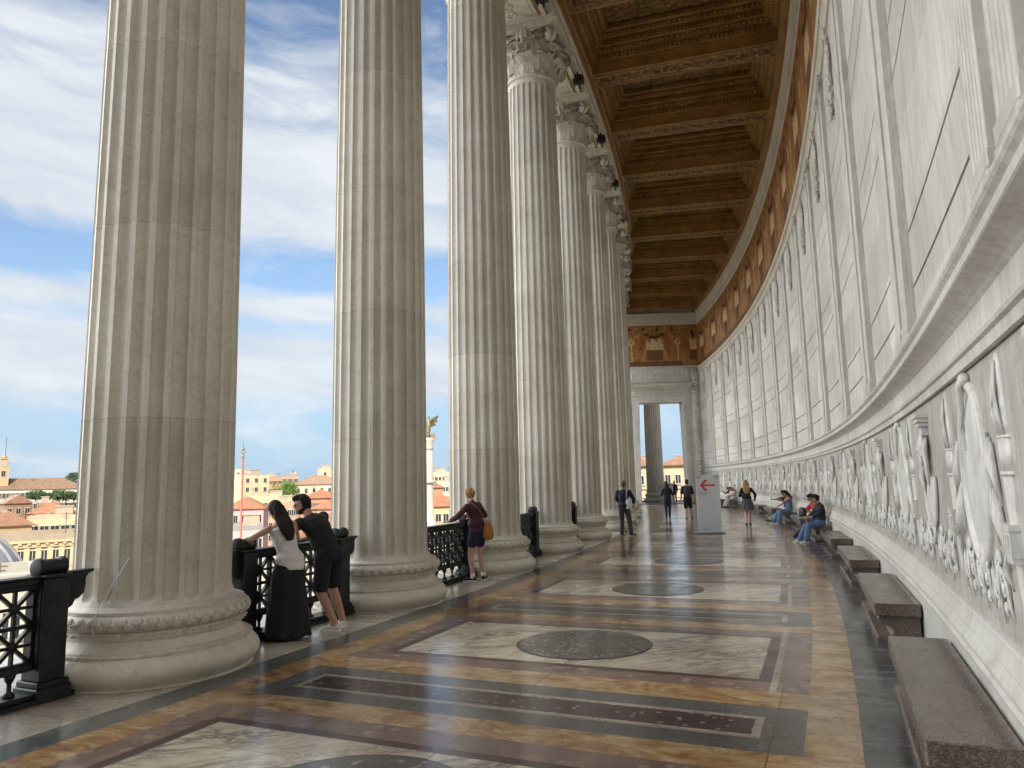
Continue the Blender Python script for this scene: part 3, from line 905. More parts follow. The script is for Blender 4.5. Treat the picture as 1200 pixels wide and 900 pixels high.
def m_mosaic(name, base, var=.35):
    m = mat(name, base, .55); n = N(m)
    av, r, a, z = n.arc()
    c = n.ramp(n.noise(av, 1.7, 7, .7, .6), [(.3, tuple(x*(1-var) for x in base)), (.7, tuple(min(1, x*(1+var)) for x in base))])
    q = n.n('ShaderNodeTexVoronoi'); n.l(av, q.inputs['Vector']); q.inputs['Scale'].default_value = 24
    sel = n.n('ShaderNodeSeparateColor'); n.l(q.outputs['Color'], sel.inputs[0])
    c = n.mix(1.0, c, n.ramp(sel.outputs[1], [(0, .72), (1, 1.2)]), 'MULTIPLY')
    n.color(c); return m
FR = [m_mosaic('mosaic_gold', (.34, .165, .05)), m_mosaic('mosaic_cream', (.60, .46, .24)), m_mosaic('mosaic_brown', (.17, .075, .03)),
      m_mosaic('mosaic_orange', (.36, .11, .045)), m_mosaic('mosaic_ochre', (.45, .25, .09)), m_mosaic('mosaic_dark', (.04, .03, .02))]
def pilaster_mesh():
    b = MB()
    # cross section, y along wall, x inward negative
    def strip(y0, y1):
        n = 5; w = (y1-y0); fw = w/(n+.6); pts = []
        y = y0; pts.append((0.05, y0)); pts.append((-.125, y0))
        g = fw*.62; m_ = (w-n*g)/(n+1); y += m_
        for k in range(n):
            pts += [(-.125, y), (-.112, y+g*.22), (-.107, y+g*.5), (-.112, y+g*.78), (-.125, y+g)]; y += g+m_
        pts += [(-.125, y1), (.05, y1)]
        return pts
    for y0, y1 in ((-.52, -.10), (.10, .52)):
        b.prism(strip(y0, y1), 3.12, 9.86, 'xy')
    b.box(-.045, .05, -.545, .545, 2.9, 10.30)
    b.v = [(x*.58 if x < 0 else x, y, z) for x, y, z in b.v]
    return _mk(b, 'pilaster', M['pilaster'])
def _mk(b, name, m):
    me = b.mesh(name, m); fixn(me); return me
def pilaster_extra():
    b = MB()
    for sg in (-1, 1):
        c = sg*.31; h = .21
        b.box(-.165, .05, c-h-.04, c+h+.04, 2.895, 2.965, .01); b.box(-.15, .05, c-h-.025, c+h+.025, 2.965, 3.03, .02); b.box(-.14, .05, c-h-.012, c+h+.012, 3.03, 3.122, .012)
    c_ = MB()
    for sg in (-1, 1):
        c = sg*.31; h = .21
        c_.box(-.14, .05, c-h-.012, c+h+.012, 9.86, 9.90, .01)
        c_.box(-.128, .05, c-h, c+h, 9.90, 10.13); c_.box(-.165, .05, c-h-.045, c+h+.045, 10.13, 10.19, .012); c_.box(-.185, .05, c-h-.06, c+h+.06, 10.19, 10.30, .01)
        c_.smooth = True
        for s2 in (-1, 1):
            old = c_.M; c_.M = Matrix.Translation((-.15, c+s2*.17, 10.06))
            c_.prism([(.085*math.cos(t*PI/8), .085*math.sin(t*PI/8)) for t in range(16)], -.035, .03, 'yz')
            spiral(c_, Matrix.Rotation(PI/2, 4, 'Z'), .078, 1.7, 1, .014, .035); c_.M = old
        for q in range(3): c_.ell((-.135, c-.09+.09*q, 9.97), (.03, .035, .07), 6, 5)
        c_.smooth = False
    for q in (b, c_): q.v = [(x*.62 if x < 0 else x, y, z) for x, y, z in q.v]
    return _mk(b, 'pilaster_base', M['pilaster']), _mk(c_, 'pilaster_capital', M['pilaster'])
def garland_mesh():
    b = MB(); b.smooth = True; rnd = random.Random(3)
    # ribbon bow on a nail
    b.ell((-.07, 0, 10.16), (.06, .07, .07), 8, 6)
    for sg in (-1, 1):
        pts = [(-.06, 0, 10.14), (-.12, sg*.16, 10.24), (-.10, sg*.30, 10.14), (-.05, sg*.18, 10.03), (-.06, 0, 10.12)]
        b.tube(pts, .032, 6, flat=.6)
        pts = [(-.05, sg*.05, 10.1), (-.09, sg*.24, 9.85), (-.05, sg*.20, 9.6), (-.09, sg*.33, 9.35), (-.05, sg*.28, 9.12), (-.06, sg*.36, 8.95)]
        b.tube(pts, [.035, .045, .04, .05, .045, .02], 6, flat=.5)
    # oval boss framed by leaves
    b.ell((-.05, 0, 9.62), (.10, .19, .27), 16, 10)
    for k in range(14):
        a = 2*PI*k/14
        b.ell((-.06, .26*math.cos(a), 9.62+.34*math.sin(a)), (.055, .075, .075), 7, 5)
    # hanging cluster of fruit and leaves
    for k in range(34):
        t = k/33; w = .20*math.sin(PI*(.18+.8*t))+.03
        b.ell((-.05-.06*rnd.random(), w*(rnd.random()*2-1), 9.22-.72*t), (.05, .035+.035*rnd.random(), .05+.03*rnd.random()), 7, 5)
    b.v = [(x*.62, y*1.1, z) for x, y, z in b.v]
    return _mk(b, 'garland', M['pilaster'])
def dome_poly(b, pts, depth, steps=5, flat=.0, base=0.0):
    """soft relief bulging inward (x negative) from a closed outline in (y, z)"""
    cy = sum(p[0] for p in pts)/len(pts); cz = sum(p[1] for p in pts)/len(pts)
    rows = []
    for i in range(steps+1):
        t = i/steps; s = math.cos(t*PI/2)*(1-flat)+flat; x = base-depth*math.sin(t*PI/2)
        if i == 0: s = 1
        rows.append([(x, cy+(p[0]-cy)*s, cz+(p[1]-cz)*s) for p in pts])
    rows.insert(0, [(.04, p[0], p[1]) for p in pts])
    ix = b.grid(rows, closed_u=True); b.F(ix[-1], True)
def relief_meshes():
    # oval shield with a raised rim, a second small shield and handle ribbon
    b = MB(); b.smooth = True
    n = 44
    def e(ry, rz, cz=1.76, cy=0): return [(cy+ry*math.cos(2*PI*i/n), cz+rz*math.sin(2*PI*i/n)) for i in range(n)]
    rows = []
    for (ry, rz, x) in ((.44, .575, .03), (.44, .575, -.020), (.428, .56, -.036), (.405, .537, -.040), (.388, .515, -.032), (.38, .505, -.002), (.355, .48, -.010), (.27, .38, -.030), (.15, .22, -.042), (.03, .06, -.046)):
        rows.append([(x, p[0], p[1]) for p in e(ry, rz)])
    ix = b.grid(rows, closed_u=True); b.F(ix[-1], True)
    dome_poly(b, e(.13, .28, 1.95, -.17), .022, 5, .25, -.024)
    b.tube([(-.03, -.10, 2.35), (-.06, -.02, 2.30), (-.055, .05, 2.14), (-.05, .07, 2.0), (-.045, .03, 1.90)], [.03, .03, .024, .020, .012], 8)
    b.ell((-.03, -.04, 2.335), (.045, .09, .045), 10, 7)
    b.v = [(x*.80 if x < 0 else x, y, z) for x, y, z in b.v]
    sh = _mk(b, 'carved_shield', M['relief'])
    # torch: flame, cuff, fluted body, block
    b = MB(); b.smooth = True
    fl = [(0, 2.37), (.035, 2.29), (.06, 2.20), (.082, 2.10), (.085, 1.99), (.07, 1.92), (-.07, 1.92), (-.085, 1.99), (-.082, 2.10), (-.06, 2.20), (-.035, 2.29)]
    dome_poly(b, fl, .05, 5, .1)
    for s in (-.045, -.015, .015, .045):
        b.tube([(-.03, s*1.3, 1.94), (-.058, s*1.25, 2.06), (-.055, s*.9, 2.18), (-.03, s*.3, 2.32)], [.012, .016, .014, .004], 6)
    b.smooth = False
    def drum(z0, z1, r0, r1, seg=10, mult=1.0, flutes=False):
        rows = []
        for z, r in ((z0, r0), (z1, r1)):
            row = [(.03, -r, z)]
            m_ = seg*(2 if flutes else 1)
            for i in range(m_+1):
                a = PI*i/m_; rr = r*(1-.10*(i % 2)) if flutes else r
                row.append((-rr*math.sin(a)*.55, -r*math.cos(a), z))
            row.append((.03, r, z)); rows.append(row)
        ix = b.grid(rows, smooth=not flutes); b.F(ix[0]); b.F(ix[1][::-1])
    drum(1.76, 1.925, .098, .105); drum(1.74, 1.76, .112, .112); drum(1.925, 1.94, .113, .108)
    drum(1.50, 1.74, .068, .088, 9, flutes=True)
    b.box(-.085, .03, -.095, .095, 1.47, 1.50); b.box(-.075, .03, -.085, .085, 1.34, 1.47)
    for y in (-.05, 0, .05): b.box(-.088, -.07, y-.015, y+.015, 1.36, 1.45)
    b.box(-.065, .03, -.075, .075, 1.31, 1.34)
    drum(1.08, 1.31, .022, .055, 8, flutes=True)
    b.v = [(x*.62 if x < 0 else x, y, z) for x, y, z in b.v]
    to = _mk(b, 'carved_torch', M['relief'])
    # altar: stepped cap, bearded mask, crescent shield, ribbons
    b = MB()
    for z0, z1, h, d in ((2.255, 2.30, .155, .155), (2.215, 2.255, .135, .135), (2.18, 2.215, .115, .115), (2.10, 2.18, .085, .085)): b.box(-d, .03, -h, h, z0, z1, .006)
    b.smooth = True
    b.ell((-.07, 0, 2.0), (.07, .085, .12), 12, 9); b.ell((-.13, 0, 1.98), (.025, .018, .04), 6, 5)
    for k in range(7):
        y = -.09+.03*k; b.tube([(-.05, y, 2.03), (-.10, y*1.05, 1.93), (-.085, y*.9, 1.84), (-.05, y*.5, 1.76)], [.02, .022, .02, .008], 6)
    for sg in (-1, 1):
        b.ell((-.09, sg*.035, 2.03), (.05, .018, .012), 6, 5)
        b.tube([(-.04, sg*.09, 2.08), (-.08, sg*.17, 2.0), (-.07, sg*.15, 1.86), (-.08, sg*.21, 1.74), (-.06, sg*.17, 1.62), (-.03, sg*.2, 1.52)], [.02, .034, .03, .036, .028, .01], 6, flat=.6)
    cres = []
    for i in range(19):
        a = PI+PI*i/18; cres.append((.36*math.cos(a), 1.74+.46*math.sin(a)))
    for i in range(13):
        t = i/12; y = .36-.72*t; cres.append((y, 1.74-.17*abs(math.sin(t*2*PI))**.7+.10*(abs(y)/.36)**2))
    dome_poly(b, cres[:-1], .075, 6, .05)
    b.tube([(-.03, .36*math.cos(PI+PI*i/18)*1.0, 1.74+.46*math.sin(PI+PI*i/18)) for i in range(19)], .022, 6)
    for r in (.16, .21):
        b.tube([(-.05, r*math.cos(PI+PI*i/10), 1.30+.7*r*math.sin(PI+PI*i/10)) for i in range(11)], .016, 6)
    b.v = [(x*.66 if x < 0 else x, y, z) for x, y, z in b.v]
    al = _mk(b, 'carved_altar', M['relief'])
    # acanthus scroll under the trophies
    b = MB(); b.smooth = True
    for sg in (-1, 1):
        pts = []; 
        for i in range(20):
            t = i/19; a = sg*(PI*.5+t*3.6*PI/1.6); r = .10*(1-.72*t)
            pts.append((-.02-.015*math.sin(t*PI), sg*.10+r*math.cos(a), 1.14+r*math.sin(a)*1.15))
        b.tube(pts, [.019-.010*i/19 for i in range(20)], 6)
        b.ell((-.03, sg*.10, 1.14), (.028, .03, .034), 8, 6)
        b.tube([(-.02, sg*.19, 1.30), (-.035, sg*.155, 1.20), (-.03, sg*.19, 1.08), (-.02, sg*.225, .98)], [.009, .021, .018, .005], 6)
        for q in range(4): b.ell((-.02, sg*(.03+.02*q), 1.30-.09*q), (.026, .018, .045), 6, 5, Euler((sg*.6, 0, 0)).to_matrix())
    b.tube([(-.02, 0, 1.33), (-.04, 0, 1.22), (-.03, .0, 1.05), (-.02, 0, .94)], [.02, .03, .025, .006], 8)
    b.v = [(x*.55 if x < 0 else x, y, z) for x, y, z in b.v]
    sc = _mk(b, 'carved_scroll', M['relief'])
    return sh, to, al, sc

# ================================================================== ceiling
ZC = 15.25
def build_ceiling():
    t = thing('coffered_ceiling', 'dark gilded coffered ceiling with deep cross beams', 'ceiling', W(143.5, 7, ZC))
    k = dict(world=True)
    Rc = 143.55; f = LP(Rc)
    b = MB(); b.sweep([(146.50, ZC+1.7), (146.50, ZC), (146.95, ZC), (146.95, ZC+1.7)], A_BACK, A_END)
    b.sweep([(140.50, ZC-.10), (140.585, ZC-.10), (140.60, ZC-.02), (140.66, ZC), (140.66, ZC+1.7), (140.50, ZC+1.7)], A_BACK, A_END)
    ob('ceiling_border', b, M['giltflat'], t, **k)
    hb = .168
    # beam
    b = MB(); b.mi = 0
    b.pbox(140.66, 146.50, -hb, hb, ZC, ZC+.40, f, 9)
    b.pbox(140.66, 146.50, -hb-.012, -hb+.004, ZC+.0, ZC+.035, f, 9); b.pbox(140.66, 146.50, hb-.004, hb+.012, ZC+.0, ZC+.035, f, 9)
    b.pbox(140.66, 146.50, -hb-.010, -hb, ZC+.33, ZC+.36, f, 9); b.pbox(140.66, 146.50, hb, hb+.010, ZC+.33, ZC+.36, f, 9)
    b.mi = 1
    b.pbox(140.72, 146.44, -hb*.70, hb*.70, ZC-.018, ZC+.01, f, 9)
    for s in (-1, 1): b.mi = 0; b.pbox(140.70, 146.46, s*hb*.76-.006, s*hb*.76+.006, ZC-.03, ZC+.01, f, 9)
    b.mi = 1; b.smooth = True
    for i in range(16):
        R = 140.95+i*.345
        x, y, z = f(R, 0, ZC-.025)
        sg = 1 if i % 2 else -1
        pts = [(x+.13*(1-.8*q/14)*math.cos(q*.62), y+sg*.13*(1-.8*q/14)*math.sin(q*.62), z-.01) for q in range(15)]
        b.tube(pts, .022, 5); b.ell((x, y, z-.015), (.04, .04, .025), 7, 5)
        b.ell((x+.17, y-sg*.1, z-.01), (.05, .035, .02), 6, 4); b.ell((x+.17, y+sg*.12, z-.01), (.035, .05, .02), 6, 4)
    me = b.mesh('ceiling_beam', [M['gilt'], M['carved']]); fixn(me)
    # coffer between two beams: stepped frames with carved courses
    c = MB()
    ha = DA/2-hb
    R0, R1 = 140.66, 146.50
    def frame(i0, z0, i1, z1, mi):
        """ring of four faces between inset i0 at z0 and inset i1 at z1"""
        def cor(i, z):
            g = i/2.52; return [f(R0+i, -ha+g, z), f(R1-i, -ha+g, z), f(R1-i, ha-g, z), f(R0+i, ha-g, z)]
        A, B = cor(i0, z0), cor(i1, z1); c.mi = mi
        for j in range(4): c.quad(A[j], A[(j+1) % 4], B[(j+1) % 4], B[j])
    st = [(0, .40), (0.0, .42), (.13, .42), (.13, .60), (.20, .62), (.20, .78), (.34, .80), (.34, .98), (.44, 1.02), (.44, 1.16), (.60, 1.18), (.60, 1.34)]
    mi = [0, 0, 1, 0, 0, 0, 1, 0, 0, 0, 1]
    for (p, q, w) in zip(st[:-1], st[1:], mi): frame(p[0], ZC+p[1], q[0], ZC+q[1], w)
    g = .60/2.52; c.mi = 1
    c.quad(f(R0+.6, -ha+g, ZC+1.34), f(R1-.6, -ha+g, ZC+1.34), f(R1-.6, ha-g, ZC+1.34), f(R0+.6, ha-g, ZC+1.34))
    # leaf and dentil courses
    def course(ins, z0, z1, pitch, depth, egg=False):
        c.mi = 0; g = ins/2.52
        n = int((R1-R0-2*ins)/pitch)
        for i in range(n):
            R = R0+ins+(R1-R0-2*ins)*(i+.5)/n
            for sg in (-1, 1):
                x, y, _ = f(R, sg*(ha-g), 0)
                if egg: c.smooth = True; c.ell((x, y-sg*depth*.4, (z0+z1)/2), (pitch*.36, depth, (z1-z0)*.48), 6, 5); c.smooth = False
                else: c.box(x-pitch*.3, x+pitch*.3, min(y, y-sg*depth), max(y, y-sg*depth), z0, z1)
        L = 2*(ha-g)*2.5; n = int(L/pitch)
        for i in range(n):
            for Rr, sg in ((R0+ins, 1), (R1-ins, -1)):
                yy = -L/2+L*(i+.5)/n
                x, y, _ = f(Rr, 0, 0); y = yy
                if egg: c.smooth = True; c.ell((x+sg*depth*.4, y, (z0+z1)/2), (depth, pitch*.36, (z1-z0)*.48), 6, 5); c.smooth = False
                else: c.box(min(x, x+sg*depth), max(x, x+sg*depth), y-pitch*.3, y+pitch*.3, z0, z1)
    course(.13, ZC+.45, ZC+.57, .13, .06); course(.20, ZC+.645, ZC+.76, .17, .05, True)
    course(.34, ZC+.83, ZC+.95, .12, .06); course(.44, ZC+1.04, ZC+1.14, .16, .045, True); course(.60, ZC+1.21, ZC+1.30, .11, .05)
    # rosettes on the field
    c.smooth = True; c.mi = 0
    for i in range(3):
        x, y, _ = f(R0+1.35+i*1.57, 0, 0)
        for q in range(8): c.ell((x+.28*math.cos(q*PI/4), y+.28*math.sin(q*PI/4), ZC+1.32), (.14, .14, .06), 7, 5)
        c.ell((x, y, ZC+1.28), (.13, .13, .09), 9, 6)
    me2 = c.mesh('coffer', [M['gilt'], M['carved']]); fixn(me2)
    for kk in range(-3, 13):
        a = A1+DA*kk
        if A_BACK < a < A_END: ob('ceiling_beam', me, None, t, W(Rc, a, 0)-t.location, R_(a))
        a = A1+DA*(kk+.5)
        if A_BACK < a-.6 and a < A_END: ob('coffer', me2, None, t, W(Rc, a, 0)-t.location, R_(a))
    # roof mass over it and the entablature the columns carry
    t2 = thing('entablature', 'white stone entablature carried by the column capitals', 'entablature', W(139.5, 7, HA))
    z = HA+.004
    q = [(138.55, z), (140.32, z), (140.32, z+.30), (140.36, z+.32), (140.36, z+.42), (140.44, z+.44), (140.44, z+.60), (140.50, z+.66), (140.50, 17.5), (138.3, 17.5), (138.0, 17.3), (138.0, 16.4), (138.4, 16.2), (138.4, z+.5), (138.55, z+.45)]
    b = MB(); b.sweep(q, A_BACK, A_END); ob('architrave', b, M['cornice'], t2, **k)
    # sunk soffit panels between capitals
    for kk in range(-2, 12):
        a = A1+DA*(kk+.5)
        if a > A_END-.5: continue
        b = MB()
        for (r0, r1, d, zz, mi) in ((138.75, 140.12, .42, .028, 0), (138.86, 140.01, .375, .05, 0)):
            b.pbox(r0, r1, -d, d, z-zz, z+.01, LP(139.5), 9)
        b.smooth = True
        for i in range(5):
            x, y, _ = LP(139.5)(139.44, -.30+.15*i, 0)
            for q_ in range(6): b.ell((x+.12*math.cos(q_*PI/3), y+.12*math.sin(q_*PI/3), z-.06), (.07, .07, .03), 6, 4)
        ob('soffit_panel', b, M['capital'], t2, W(139.5, a, 0)-t2.location, R_(a))
        b = MB(); b.pbox(140.13, 140.20, -.42, .42, z-.02, z+.01, LP(139.5), 9)
        ob('gilt_strip', b, M['giltflat'], t2, W(139.5, a, 0)-t2.location, R_(a))
    b = MB(); b.sweep([(138.0, 17.5), (148.2, 17.5), (148.2, 20), (138.0, 20)], A_BACK-.6, A_END+1.2)
    b.sweep([(147.4, 0), (148.2, 0), (148.2, 17.5), (147.4, 17.5)], A_BACK, A_END, 1.0)
    o = ob('attic', b, M['ledge']); tag(o, 'stone attic storey above the portico ceiling', 'roof')
    # floodlights fixed between the capitals
    first = None
    for kk in range(1, 8):
        a = A1+DA*(kk+.5)+.12
        if first is None:
            first = thing('floodlight', '', 'lamp', group='black floodlights under the architrave')
            b = MB(); b.box(-.11, .11, -.13, .13, .14, .40, .03)
            for i in range(5): b.box(-.17, -.13, -.14, .14, .13+.06*i, .15+.06*i)
            ob('lamp_housing', b, M['black'], first)
            b = MB(); b.box(.131, .15, -.13, .13, .13, .39); ob('lamp_glass', b, M['glass'], first)
            b = MB(); b.box(-.02, .02, -.19, -.165, .05, .30); b.box(-.02, .02, .165, .19, .05, .30); b.box(-.02, .02, -.19, .19, .42, .445); b.box(-.05, -.03, -.03, .03, .3, .52); ob('bracket', b, M['black'], first)
            tt = first
        else: tt = copy_tree(first)
        ordn = ['second and third', 'third and fourth', 'fourth and fifth', 'fifth and sixth', 'sixth and seventh', 'seventh and eighth', 'eighth and ninth'][kk-1]
        tt['label'] = 'black floodlight up between the %s column capitals' % ordn
        polar(tt, 140.44, a, HA-.30)
# ================================================================== far doorway wall
def build_endwall():
    a = A_END; Rr = 143.65
    t = thing('doorway_wall', 'tall white marble end wall with a framed doorway at the far end of the portico', 'wall', W(Rr, a, 0), R_(a))
    # local: x outward radial, y forward
    X = lambda R: R-Rr
    TH = 1.3
    dl0, dl1, dr0, dr1, dt = X(141.80), X(141.95), X(145.50), X(145.36), 7.95
    b = MB()
    b.prism([(X(138.2), 0), (dl0, 0), (dl1, dt), (X(138.2), dt)], 0, TH, 'xz')
    b.prism([(dr0, 0), (X(147.4), 0), (X(147.4), dt), (dr1, dt)], 0, TH, 'xz')
    b.box(X(138.2), X(147.4), 0, TH, dt, 17.5)
    ob('wall_face', b, M['endwall'], t)
    # door frame with ears
    b = MB(); fw = .42
    for d, w in ((.10, fw), (.15, fw*.66), (.19, fw*.30)):
        b.prism([(dl0-w, 0), (dl0, 0), (dl1, dt), (dl1-w, dt)], -d, -d+.10 if d > .1 else 0, 'xz')
        b.prism([(dr0, 0), (dr0+w, 0), (dr1+w, dt), (dr1, dt)], -d, -d+.10 if d > .1 else 0, 'xz')
        b.box(dl1-w, dr1+w, -d, -d+.10 if d > .1 else 0, dt, dt+w*1.25)
    b.box(dl1-.56, dl1-fw, -.10, 0, dt-.5, dt+.5); b.box(dr1+fw, dr1+.56, -.10, 0, dt-.5, dt+.5)
    ob('door_frame', b, M['endwall'], t)
    b = MB(); z = 8.50
    b.box(dl1-.5, dr1+.5, -.10, 0, z, z+.48)
    for i in range(26): b.box(dl1-.42+i*.165, dl1-.34+i*.165, -.14, -.09, z+.36, z+.47)
    for zz, h, d in ((z+.48, .10, .22), (z+.58, .10, .32), (z+.68, .14, .46), (z+.82, .07, .52), (z+.89, .05, .56)): b.box(dl1-.5-d*.5, dr1+.5+d*.5, -d, 0, zz, zz+h)
    b.smooth = True
    for i in range(18):
        x = dl1-.2+i*.22
        b.tube([(x+.075*(1-.7*q/10)*math.cos(q*.7+(i % 2)*PI), -.115, z+.19+.085*(1-.7*q/10)*math.sin(q*.7)) for q in range(11)], .014, 5)
    ob('door_cornice', b, M['endwall'], t)
    # panel over the cornice
    b = MB(); z = 9.55
    b.box(X(141.2), X(145.95), -.08, 0, z, 10.72); 
    for (x0, x1, z0, z1) in ((X(141.2), X(145.95), 10.60, 10.72), (X(141.2), X(145.95), z, z+.10), (X(145.8), X(145.95), z, 10.72)): b.box(x0, x1, -.14, -.075, z0+.003, z1-.003)
    b.smooth = True; rnd = random.Random(2)
    for i in range(22):
        x = X(141.5)+i*.19; b.ell((x, -.09, z+.55+.12*math.sin(i*1.1)), (.07, .03, .17+.1*rnd.random()), 7, 5)
    ob('relief_panel', b, M['endwall'], t)
    # candelabrum carving in the corner
    b = MB(); b.smooth = True
    xc = X(146.42)
    b.box(xc-.27, xc+.27, -.05, 0, 0.9, 10.72)
    for i in range(34):
        zz = 1.2+i*.27; w = .10+.10*abs(math.sin(i*1.3))
        b.ell((xc, -.06, zz), (w, .06, .12), 8, 6)
        for sg in (-1, 1): b.ell((xc+sg*(w*.9), -.05, zz+.08), (.06, .03, .09), 6, 5)
    ob('candelabrum_carving', b, M['endwall'], t)
    b = MB(); b.box(X(145.93+.18), X(146.86), -.10, 0, 0, .9); ob('plinth', b, M['base_m'], t)
    # mosaic, cornices
    b = MB(); b.box(X(140.0), X(146.86), -.06, 0, 10.72, 10.80); b.box(X(140.0), X(146.86), -.10, 0, 10.80, 10.86); ob('string_course', b, M['cornice'], t)
    b = MB(); b.mi = 0; b.box(X(140.0), X(146.86), -.02, 0, 10.86, 14.22)
    def put(cx):
        def g(pts, mi, dep):
            b.mi = mi; b.F([b.P((cx+p[0], -.02-dep, p[1]+.05)) for p in pts])
        return g
    motif(put(X(143.4)), 0); motif(put(X(146.9)-.35), 0) if False else None
    b2 = put(X(146.15))
    for pts in ():
        pass
    def el(cy, cz, ry, rz, rot=0, n=12): return [(cy+ry*math.cos(2*PI*i/n)*math.cos(rot)-rz*math.sin(2*PI*i/n)*math.sin(rot), cz+ry*math.cos(2*PI*i/n)*math.sin(rot)+rz*math.sin(2*PI*i/n)*math.cos(rot)) for i in range(n)]
    z = 10.8
    b2([(.05, z+1.35), (.6, z+1.35), (.6, z+2.2), (.3, z+2.1), (.05, z+2.3)], 1, .006); b2(el(-.2, z+2.0, .2, .5, .15), 3, .008); b2(el(-.15, z+2.65, .13, .17), 3, .01)
    b2(el(-.1, z+1.2, .18, .55, -.1), 3, .009); b2(el(.3, z+2.6, .14, .3, .2), 5, .011); b2([(.0, z+.5), (.6, z+.5), (.6, z+1.3), (.0, z+1.3)], 2, .004)
    ob('mosaic_panel', b, FR, t)
    b = MB()
    for z0, z1, d in ((14.22, 14.34, .06), (14.34, 14.60, .10), (14.60, 14.80, .16), (14.80, 15.02, .24), (15.02, 15.16, .30)): b.box(X(140.0), X(146.86), -d, 0, z0, z1)
    ob('upper_cornice', b, M['cornice'], t)
    # threshold step
    b = MB(); b.box(X(141.3), X(146.0), -.35, TH+.3, .003, .06, .01); o = ob('doorstep', b, M['band'], t)
    # wall closing the near end behind the viewer
    t = thing('near_end_wall', 'plain white marble wall closing the near end of the portico behind the viewer', 'wall', W(Rr, A_BACK, 0), R_(A_BACK))
    b = MB(); b.box(X(141.8), X(147.4), -1.0, 0, 0, 17.5); ob('wall_face', b, M['endwall'], t)
    b = MB(); b.box(X(141.8), X(146.8), 0, .12, 0, .9); b.box(X(141.8), X(146.8), 0, .15, 14.3, 15.2); b.box(X(141.8), X(146.8), 0, .18, 2.7, 2.9); ob('string_course', b, M['cornice'], t)

# ================================================================== benches
def build_benches():
    f = LP(146.6); first = None
    L = .50
    def make():
        t = thing('stone_bench', '', 'bench', group='brown granite benches along the curved wall')
        b = MB(); b.box(-.228, .212, -1.34, 1.34, .30, .43, .012)
        me = ob('seat', b, M['granite'], t)
        prof = [(-.10, 0), (.205, 0), (.205, .298), (-.165, .298), (-.185, .262), (-.19, .24), (-.16, .205), (-.10, .185), (-.055, .15), (-.05, .115), (-.085, .085), (-.135, .07), (-.20, .062), (-.215, .05), (-.215, .0)]
        b = MB(); b.prism([(p[0], p[1]) for p in prof], -1.24, 1.24, 'xz'); ob('bench_foot', b, M['granite'], t)
        return t
    labs = ['nearest brown granite bench, cut off by the right edge of the photo', 'second nearest brown granite bench, empty, along the curved wall',
            'third nearest granite bench, empty', 'fourth nearest granite bench, empty, next to the seated couple with blue jeans',
            'granite bench under the couple with the red shirt and blue jeans', 'empty granite bench half hidden behind the couple in jeans',
            'granite bench under the two women looking at a phone', 'granite bench peeking out left of the two women with a phone',
            'empty granite bench just right of the walking woman with long blonde hair', 'granite bench hidden behind the walking woman with long blonde hair',
            'granite bench under the far group of three seated visitors', 'far granite bench beyond the three seated visitors', 'farthest granite bench, against the doorway wall']
    for i in range(13):
        if first is None: t = first = make()
        else: t = copy_tree(first)
        t['label'] = labs[i]
        a = -.65+DA*i
        polar(t, 146.6, a)

# ================================================================== sign
def text_mesh(txt, size, depth, m, name='lettering'):
    cu = bpy.data.curves.new(name, 'FONT'); cu.body = txt; cu.size = size; cu.extrude = depth; cu.align_x = 'LEFT'
    o = bpy.data.objects.new(name, cu); COL.objects.link(o)
    bpy.context.view_layer.update()
    me = bpy.data.meshes.new_from_object(o.evaluated_get(bpy.context.evaluated_depsgraph_get()))
    bpy.data.objects.remove(o); me.materials.clear(); me.materials.append(m)
    me.name = name
    return me
def build_sign():
    a = 7.16; R = 143.52
    t = thing('sign_board', 'freestanding white information board with a red left arrow', 'sign')
    polar(t, R, a, 0)
    t.rotation_euler.z += R_(2)
    wh = m_plain('white_board', (.62, .63, .66), .45, .03, 2)
    w = .385; H = 1.93
    b = MB(); b.box(-w, w, -.045, .045, .03, H, .006); ob('panel', b, wh, t)
    b = MB(); b.box(-w-.10, w+.10, -.25, .25, .0, .03, .008); ob('foot_plate', b, m_plain('grey_plate', (.12, .12, .125), .5, .1), t)
    red = mat('red_print', (.62, .05, .03), .5)
    b = MB(); y0, y1 = -.051, -.0455; z = 1.58
    b.box(-.16, .24, y0, y1, z-.03, z+.03)
    for sg in (-1, 1):
        b.prism([(-.25, z), (-.165, z), (-.02, z+sg*.155), (-.055, z+sg*.19), (-.095, z+sg*.19)] if sg > 0 else [(-.25, z), (-.095, z-.19), (-.055, z-.19), (-.02, z-.155), (-.165, z)], y0-.001*(sg+2), y1, 'xz')
    ob('arrow', b, red, t)
    ink = mat('black_print', (.03, .03, .035), .5)
    def put(txt, size, x, z, name='lettering'):
        me = text_mesh(txt, size, .001, ink, name)
        o = ob(name, me, None, t, (x, -.048, z)); o.rotation_euler = (PI/2, 0, 0)
    put('VE', .13, -.36, 1.80); put('VI', .13, .215, 1.80)
    # small print, too fine to read: word-long strokes of ink
    rnd = random.Random(4)
    for x0, x1, z in ((-.30, .09, 1.33), (-.30, -.06, 1.28), (-.26, .03, .13)):
        b = MB()
        x = x0
        while x < x1:
            L = .03+.05*rnd.random()
            q = x
            while q < min(x+L, x1):
                h = .010+.012*rnd.random(); b.box(q, q+.006, -.0475, -.0452, z, z+h); q += .0085
            x += L+.018
        ob('small_print', b, ink, t)
